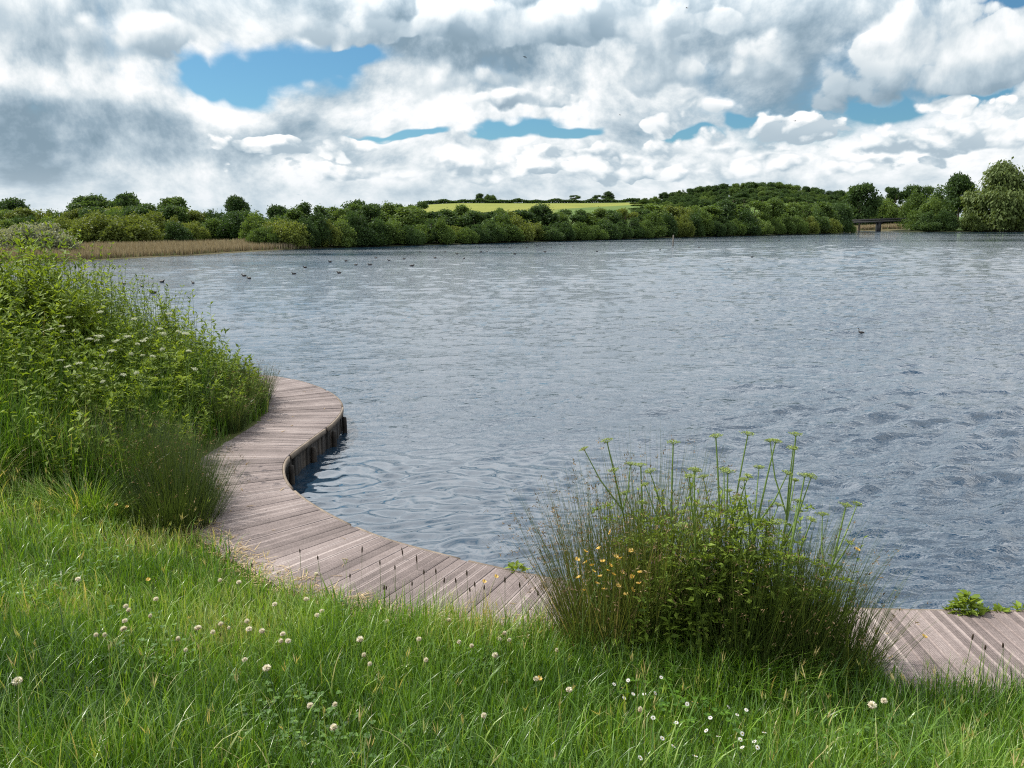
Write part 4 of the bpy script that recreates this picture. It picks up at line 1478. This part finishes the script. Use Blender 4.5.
# leafy growth in the heart of the clump
x, y, z, s = scatter(480, 0.6, 1.9, 3.9, 4.4, 0.6, 3, lambda x, y, s: np.exp(-((x - 1.12) / 0.42) ** 2))
g = Geo()
leafy_stems(g, x, y, z, rng.uniform(0.45, 1.12, len(x)) * (1 - 0.35 * np.abs(x - 1.1)), 0.055, np.clip(rng.normal(0.6, 0.15, len(x)), 0, 1), 0.25, 11, 0.40)
o = link('leafy_growth', g.mesh('leafy_growth', herb_m))
tag(o, 'fresh green leafy stems growing up between the rushes', 'undergrowth', kind='stuff')

# white umbel flowers over the left thicket
WHITE = [(58, 327), (72, 318), (96, 338), (88, 341), (123, 338), (139, 343), (108, 352), (66, 361), (76, 364), (165, 316), (102, 313), (132, 320), (158, 331), (186, 336)]
protos = []
for i, (px, py) in enumerate(WHITE):
    Y = 8.2 - (py - 330) * 0.022 + (rng.uniform(-0.15, 0.15))
    top = at_depth(px, py, Y)
    zb = gz1(top[0], Y)
    H = max(top[2] - zb, 0.35)
    lab = ['white flat topped umbel flower', 'creamy white umbel flower', 'small white umbel flower'][i % 3] + ' rising above the leafy undergrowth left of the boardwalk'
    if i < 4:
        o = umbel_plant('cow_parsley', 'wildflower', 1.0, 2, 0.031, white_m, lab, (0, 0, 0), 4, 0.004, 'white umbel flowers in the left thicket', 0.05, 13, 0.013, 0.5)
        protos.append(o)
    else:
        o = copy_tree(protos[i % 4])
        o['label'] = lab
    o.location = (top[0], Y, zb)
    o.rotation_euler = (0, 0, rng.uniform(0, 6.28))
    o.scale = (1, 1, H)

# tall willowherb-like stems at the top of the left thicket
TALL = [(32, 250, 9.2, 'tallest leafy stem of the left thicket, against the grey willow bush'), (18, 262, 9.3, 'tall leafy stem left of the tallest one'), (46, 266, 9.1, 'tall leafy stem right of the tallest one'),
        (58, 280, 8.9, 'tall leafy stem beside open water, third from the tallest'), (90, 283, 9.4, 'thin leafy stem standing alone against the water left of the flowers'), (104, 292, 9.6, 'thin grassy stem against the water'),
        (5, 272, 8.9, 'tall leafy stem at the outer end of the left thicket'), (74, 293, 9.0, 'leafy stem below the thin lone stem'), (160, 297, 10.6, 'slender leafy stem over the white flowers, against the water'),
        (192, 292, 10.8, 'slender stem near the water end of the left thicket'), (208, 305, 11.0, 'last slender stem of the left thicket, towards the water')]
for px, py, Y, lab in TALL:
    top = at_depth(px, py, Y)
    zb = gz1(top[0], Y)
    H = top[2] - zb
    o = empty('willowherb', (top[0], Y, zb))
    tag(o, lab, 'tall plant')
    g = Geo()
    leafy_stems(g, np.array([0.0]), np.array([0.0]), np.array([0.0]), np.array([H]), 0.15 if px < 80 else 0.12, np.array([0.72]), 0.05, int(26 if px < 80 else 14), 0.32)
    for _ in range(7 if px < 80 else 1):
        leafy_stems(g, rng.normal(0, 0.09, 1), rng.normal(0, 0.09, 1), np.array([0.0]), np.array([H * rng.uniform(0.65, 0.97)]), 0.13, np.array([0.7]), 0.16, 22, 0.32)
    link('leafy_stem', g.mesh('leafy_stem', herb_m), o)

# ---------------------------------------------------------------- clover, daisies, trefoil, plantain
CLOVER = [(96, 636), (105, 636), (126, 607), (129, 611), (125, 622), (124, 630), (156, 600), (178, 640), (186, 651), (198, 629), (213, 633), (221, 625), (229, 629), (220, 581), (239, 583), (247, 622), (249, 630), (262, 632),
          (275, 605), (278, 574), (283, 635), (281, 642), (288, 642), (306, 600), (317, 616), (316, 575), (245, 661), (267, 669), (310, 707), (334, 729), (335, 706), (426, 661), (419, 640), (448, 621), (459, 643), (472, 647),
          (484, 717), (495, 656), (500, 640), (504, 634), (509, 641), (557, 651), (569, 691), (640, 711), (387, 622), (360, 640), (322, 612), (364, 656), (370, 665), (18, 682), (78, 580), (872, 706), (884, 702), (150, 617), (536, 680)]
CL_WORD = ['round creamy white clover head', 'white clover head with browning lower florets', 'small fresh white clover head', 'pinkish cream clover head']
cl = []
for kx in range(4):
    o = empty('clover_flower', (0, 0, 0))
    g = Geo()
    tube(g, [(0, 0, -0.14), (0.006, 0.002, -0.07), (0, 0, 0)], 0.0011, 4, 0.4, False)
    link('stem', g.mesh('stem', stem_m), o)
    g = Geo()
    nfl = 70
    k = np.arange(nfl)
    zz = 1 - 1.75 * (k + 0.5) / nfl
    a = k * 2.39996
    d = np.stack([np.sqrt(1 - zz * zz) * np.cos(a), np.sqrt(1 - zz * zz) * np.sin(a), zz], -1)
    low = np.clip((0.25 - zz) * (1.0 if kx in (1, 3) else 0.5), 0, 1)
    leaves(g, d * 0.0035 + up3 * 0.006, d + up3 * 0.25, 0.0105 + 0.002 * (kx % 2), 0.0028, np.clip(0.95 - low + rng.normal(0, 0.12, nfl), 0, 1), 0.2, None)
    link('flower_head', g.mesh('flower_head', clover_m), o)
    cl.append(o)
for i, (px, py) in enumerate(CLOVER):
    hgt_ = 0.19
    X, Y, Z = on_ground(px, py, hgt_)
    o = cl[i] if i < 4 else copy_tree(cl[i % 4])
    o.location = (X, Y, Z + hgt_)
    o.rotation_euler = (rng.normal(0, 0.15), rng.normal(0, 0.15), rng.uniform(0, 6.28))
    sc = rng.uniform(0.65, 1.4)
    o.scale = (sc, sc, 1.0)
    near = 'near the boards' if py < 612 else 'amid the lawn' if py < 675 else 'in the nearest grass'
    side = 'on the left' if px < 200 else 'below the bend' if px < 340 else 'below the rushes' if px > 560 else 'below the straight boards'
    tag(o, f'{CL_WORD[i % 4]} {near} {side}', 'clover', 'white clover flowers in the lawn')

DAISY = [(614, 688), (622, 692), (624, 702), (633, 698), (644, 698), (655, 697), (653, 722), (662, 743), (687, 708), (692, 706), (697, 707), (710, 722), (728, 711), (737, 719), (746, 714), (706, 735), (718, 741), (742, 738), (740, 744),
         (754, 746), (757, 752), (742, 752), (673, 751), (640, 763), (695, 761), (824, 742), (848, 747), (769, 673), (661, 681), (628, 684), (676, 727), (764, 737)]
dz_ = []
for kx in range(3):
    o = empty('daisy', (0, 0, 0))
    g = Geo()
    tube(g, [(0, 0, -0.09), (0.003, 0, 0)], 0.001, 4, 0.4, False)
    link('stem', g.mesh('stem', stem_m), o)
    g = Geo()
    a = np.linspace(0, 6.28, 18, endpoint=False) + rng.normal(0, 0.06, 18)
    d = np.stack([np.cos(a), np.sin(a), np.full(18, 0.12)], -1)
    leaves(g, d * 0.003, d, 0.0105, 0.0021, rng.random(18), 0.1, np.tile(up3, (18, 1)))
    link('petals', g.mesh('petals', petal_m), o)
    g = Geo()
    k = np.arange(16)
    zz = 1 - (k + 0.5) / 16
    d = np.stack([np.sqrt(1 - zz * zz) * np.cos(k * 2.4), np.sqrt(1 - zz * zz) * np.sin(k * 2.4), zz], -1)
    leaves(g, d * [0.0026, 0.0026, 0.0016], d + up3, 0.0025, 0.001, 0.3)
    link('centre', g.mesh('centre', yellow_m), o)
    dz_.append(o)
for i, (px, py) in enumerate(DAISY):
    hgt_ = 0.115
    X, Y, Z = on_ground(px, py, hgt_)
    o = dz_[i] if i < 3 else copy_tree(dz_[i % 3])
    o.location = (X, Y, Z + hgt_ + 0.02)
    o.rotation_euler = (rng.normal(-0.1, 0.4), rng.normal(0, 0.4), rng.uniform(0, 6.28))
    o.scale = (0.8, 0.8, 1.0)
    tag(o, 'small white daisy in the short grass below the rushes', 'daisy', 'daisies in the grass below the rushes')

TREF = [(577, 560), (585, 552), (599, 549), (603, 562), (586, 563), (592, 566), (616, 557), (620, 559), (631, 551), (611, 532), (579, 578), (584, 591), (600, 577), (613, 575), (622, 573), (632, 577), (640, 573), (639, 584), (626, 595), (607, 571), (618, 586),
        (593, 572), (597, 584), (610, 566), (604, 590), (632, 590)]
tf = []
for kx in range(2):
    o = empty('yellow_flower', (0, 0, 0))
    g = Geo()
    tube(g, [(0.01, 0, -0.22), (0.008, 0.004, -0.1), (0, 0, 0)], 0.0011, 4, 0.4, False)
    link('stem', g.mesh('stem', stem_m), o)
    g = Geo()
    a = np.linspace(0, 6.28, 9, endpoint=False)
    d = np.stack([np.cos(a), np.sin(a), np.full(9, 0.7)], -1)
    leaves(g, d * 0.002, d, 0.017, 0.0055, rng.random(9), 0.3)
    link('petals', g.mesh('petals', yellow_m), o)
    tf.append(o)
for i, (px, py) in enumerate(TREF):
    Y = 3.93 + rng.uniform(-0.04, 0.04)
    p = at_depth(px, py, Y)
    o = tf[i] if i < 2 else copy_tree(tf[i % 2])
    o.location = tuple(p)
    o.rotation_euler = (rng.normal(0.3, 0.2), rng.normal(0, 0.3), rng.uniform(0, 6.28))
    tag(o, 'small orange yellow flower in the patch before the left rush clump', 'yellow flower', 'yellow flowers in front of the rushes')
for px, py, lab, h_ in ((539, 679, 'lone orange yellow flower in the lawn below the rushes', 0.15), (127, 507, 'orange flower at the foot of the left thicket', 0.2), (116, 505, 'pale orange flower just left of another at the foot of the left thicket', 0.2),
                        (857, 550, 'yellow flower in the right end of the rushes', 0.5), (496, 577, 'yellow flower over the boards left of the rushes', 0.3), (484, 582, 'paler yellow flower over the boards, lower of the two left of the rushes', 0.3),
                        (924, 637, 'yellow flower standing over the bare boards right of the rushes', 0.25), (148, 610 - 30, 'small yellow flower in the left part of the lawn', 0.15)):
    if h_ >= 0.25:
        Y = {857: 4.1, 496: 4.55, 484: 4.5, 924: 3.85}[px]
        p = at_depth(px, py, Y)
    else:
        X, Y, Z = on_ground(px, py, h_)
        p = (X, Y, Z + h_)
    o = copy_tree(tf[0])
    o.pop('group', None) if 'group' in o else None
    o.location = tuple(p)
    tag(o, lab, 'yellow flower')

# dark ribwort plantain heads standing along the edge of the boards
PLANT = [(362, 553), (398, 549), (403, 556), (417, 564), (424, 575), (431, 556), (436, 574), (444, 583), (456, 583), (467, 576), (475, 587), (484, 590), (380, 565), (395, 570), (470, 592), (505, 583), (520, 588), (538, 596), (412, 586),
         (452, 572), (384, 590), (350, 578), (300, 553), (318, 560), (136, 545), (197, 543), (252, 567), (386, 590), (936, 622), (972, 640), (985, 650), (1003, 648), (952, 634), (560, 605)]
pl_ = []
for kx in range(3):
    o = empty('plantain_head', (0, 0, 0))
    g = Geo()
    hh_ = 0.34
    tube(g, [(0.012 * (kx - 1), 0, -hh_), (0.005 * (kx - 1), 0.004, -hh_ / 2), (0, 0, 0)], 0.0013, 4, 0.15, False)
    link('stem', g.mesh('stem', stem_m), o)
    g = Geo()
    tube(g, [(0, 0, -0.002), (0, 0, 0.006), (0, 0, 0.016), (0, 0, 0.026), (0, 0, 0.032)], [0.001, 0.0045, 0.0052, 0.0036, 0.0006], 7, 0.35)
    link('seed_spike', g.mesh('seed_spike', dark_seed_m), o)
    pl_.append(o)
for i, (px, py) in enumerate(PLANT):
    # root it in the grass just inland of the boards: the foot is about 0.33 m under the head
    X, Y, Z = on_ground(px, py, 0.34)
    for _ in range(30):
        if lake_dist([X], [Y])[0] > 1.02:
            break
        d = ray(px, py)
        Y -= 0.05
        X = d[0] / d[1] * Y
    hz_ = at_depth(px, py, Y)[2]
    o = pl_[i] if i < 3 else copy_tree(pl_[i % 3])
    o.location = (X, Y, hz_)
    o.rotation_euler = (rng.normal(0, 0.06), rng.normal(0, 0.10), rng.uniform(0, 6.28))
    k = max((hz_ - gz1(X, Y)) / 0.34, 0.3)
    o.scale = (1, 1, k)
    where = 'over the boards right of the rushes' if px > 900 else 'in the lawn on the left' if px < 260 else 'standing up before the straight part of the boardwalk'
    tag(o, f'dark plantain seed head {where}', 'plantain', 'plantain heads along the boardwalk edge')


# dock-like leafy plants sprouting through the water edge of the boards
def dock(px, py, R_, H, n, label):
    X, Y, Z = ground_at(px, py, DECK_Z)
    o = empty('dock_plant', (X, Y, DECK_Z - 0.02))
    tag(o, label, 'weed')
    g = Geo()
    a = rng.uniform(0, 6.28, n)
    u = rng.random(n)
    base = np.stack([np.cos(a) * R_ * u * 0.75, np.sin(a) * R_ * 0.35 * u, H * (1 - u ** 1.5) * rng.uniform(0.2, 1.0, n)], -1)
    d = np.stack([np.cos(a), np.sin(a) * 0.6, rng.uniform(-0.1, 1.1, n)], -1)
    sz = rng.uniform(0.035, 0.065, n)
    leaves(g, base, d, sz, sz * 0.30, np.clip(rng.normal(0.72, 0.15, n), 0, 1), 0.3)
    link('leaves', g.mesh('leaves', herb_m), o)
    g = Geo()
    for _ in range(7):
        k = rng.integers(n)
        tube(g, [(0, 0, 0), base[k] * 0.6 + (0, 0, 0.01), base[k]], [0.003, 0.002, 0.001], 4, 0.4, False)
    link('stem', g.mesh('stem', stem_m), o)


dock(966, 611, 0.16, 0.15, 190, 'bright green leafy weed growing at the water edge of the boards, right of the rushes')
dock(1001, 611, 0.05, 0.03, 26, 'low patch of weed beside the bright leafy one on the board edge')
dock(1021, 610, 0.05, 0.06, 16, 'small weed sprig on the board edge, farthest from the rushes')
dock(516, 570, 0.09, 0.07, 26, 'small leafy weed at the water edge of the boards left of the rushes')

# ---------------------------------------------------------------- birds
bird_m = plain_mat('dark_plumage', ((0.0, (0.010, 0.010, 0.012)), (0.6, (0.035, 0.032, 0.032)), (1.0, (0.10, 0.085, 0.075))), 0.6, 0.3)
pale_m = plain_mat('pale_plumage', ((0.0, (0.45, 0.45, 0.45)), (1.0, (0.75, 0.75, 0.75))), 0.6, 0.3)
bill_m = plain_mat('bill', ((0.0, (0.25, 0.16, 0.05)), (1.0, (0.5, 0.4, 0.25))), 0.5, 0.3)


def bird_mesh(kind):
    g = Geo()
    if kind == 'grebe':
        pts = [(-0.20, 0, 0.03), (-0.15, 0, 0.04), (-0.05, 0, 0.04), (0.06, 0, 0.045), (0.12, 0, 0.07), (0.135, 0, 0.14), (0.13, 0, 0.22), (0.15, 0, 0.265), (0.19, 0, 0.265), (0.22, 0, 0.262)]
        rad_ = [0.012, 0.045, 0.072, 0.068, 0.04, 0.022, 0.020, 0.030, 0.022, 0.008]
    else:
        pts = [(-0.19, 0, 0.085), (-0.14, 0, 0.065), (-0.05, 0, 0.05), (0.05, 0, 0.05), (0.11, 0, 0.075), (0.135, 0, 0.115), (0.15, 0, 0.145), (0.18, 0, 0.148), (0.20, 0, 0.142)]
        rad_ = [0.010, 0.045, 0.082, 0.080, 0.05, 0.032, 0.036, 0.028, 0.010]
    tube(g, pts, rad_, 10, 0.4)
    me = g.mesh('body', bird_m, smooth=True)
    g = Geo()
    e = np.array(pts[-1])
    tube(g, [e - (0.006, 0, 0), e + (0.02, 0, -0.003), e + (0.04, 0, -0.008)], [0.009, 0.006, 0.001], 6, 0.5)
    return me, g.mesh('bill', bill_m)


BIRD = {k: bird_mesh(k) for k in ('duck', 'grebe')}
DUCKS = [(244, 276), (249, 278.5), (294, 274), (305, 267.5), (339, 273), (346, 261), (356, 265), (370, 265), (389, 260.5), (404, 259), (412, 266), (435, 258), (445, 252), (457, 254), (464, 258.5), (487, 251.5), (481, 252),
         (124, 284), (142, 286.5), (193, 283), (162, 282), (153, 293), (537, 245.5), (551, 248), (573, 247), (597, 251.5), (510, 248), (527, 248), (560, 244.5), (699, 248), (646, 243), (752, 257), (816, 242.5), (779, 240.5), (420, 252), (376, 258), (330, 262), (515, 254), (545, 252), (610, 246), (660, 250)]
for i, (px, py) in enumerate(DUCKS):
    X, Y, _ = ground_at(px, py, 0.02)
    o = empty('water_bird', (X, Y, 0.0), rng.choice([0.0, math.pi]) + rng.normal(0, 0.5))
    k = rng.uniform(0.62, 0.88)
    o.scale = (k, k, k)
    where = 'off the reed bed' if px < 300 else 'towards the yellow field' if px < 500 else 'close under the far tree belt'
    tag(o, f'dark duck swimming far out on the lake, {where}', 'duck', 'ducks far out on the lake')
    link('body', BIRD['duck'][0], o)
    link('bill', BIRD['duck'][1], o)
X, Y, _ = ground_at(861, 333, 0.0)
o = empty('grebe', (X, Y, 0.0), 2.6)
o.scale = (0.42, 0.42, 0.42)
tag(o, 'dark long necked grebe swimming alone on the open water to the right', 'grebe')
link('body', BIRD['grebe'][0], o)
link('bill', BIRD['grebe'][1], o)
X, Y, _ = ground_at(673, 246, 0.0)
g = Geo()
tube(g, [(0, 0, -0.8), (0, 0, 0.6), (0, 0, 1.35), (0, 0, 1.42)], [0.09, 0.085, 0.08, 0.03], 8, 0.6)
o = link('marker_post', g.mesh('marker_post', conc))
o.location = (X, Y, 0)
tag(o, 'thin pale post standing in the water before the far tree belt', 'post')


def flying(px, py, Y, span, bank, label):
    o = empty('flying_bird', tuple(at_depth(px, py, Y)), rng.uniform(-0.5, 0.5))
    tag(o, label, 'bird')
    g = Geo()
    tube(g, [(-0.17, 0, 0), (-0.1, 0, 0), (0, 0, 0.005), (0.08, 0, 0.01), (0.12, 0, 0.012), (0.15, 0, 0.01)], [0.02, 0.022, 0.034, 0.026, 0.022, 0.004], 8, 0.2)
    link('body', g.mesh('body', bird_m, smooth=True), o)
    for sg in (-1, 1):
        g = Geo()
        ys = np.array([0.02, 0.35, 0.7, 1.0]) * span / 2 * sg
        zs = np.array([0.01, 0.10, 0.14, 0.10]) * span * bank
        xc, ch = np.array([0.02, 0.05, 0.01, -0.06]), np.array([0.13, 0.12, 0.09, 0.02])
        V = [(xc[k] + sx * ch[k] / 2, ys[k], zs[k] + dzz) for k in range(4) for sx, dzz in ((1, 0.004), (-1, 0.002), (-1, -0.002), (1, -0.004))]
        F = [(k * 4 + a_, k * 4 + (a_ + 1) % 4, k * 4 + 4 + (a_ + 1) % 4, k * 4 + 4 + a_) for k in range(3) for a_ in range(4)]
        F += [(0, 3, 2, 1), (12, 13, 14, 15)]
        g.add(V, [np.array(F)], 0.2)
        link('wing', g.mesh('wing', bird_m), o)
    o.rotation_euler = (rng.normal(0, 0.5), rng.normal(0, 0.2), rng.uniform(0, 6.28))


flying(795, 121, 95, 0.6, 0.9, 'dark bird flying low over the far shore clouds, lowest in the sky')
flying(620, 115, 120, 0.6, 0.6, 'tiny dark bird flying left of the lowest bird')
flying(525, 57, 110, 0.6, -0.4, 'tiny dark bird flying against the grey cloud in mid sky')
flying(687, 8, 100, 0.6, 0.7, 'tiny dark bird flying highest in the sky')
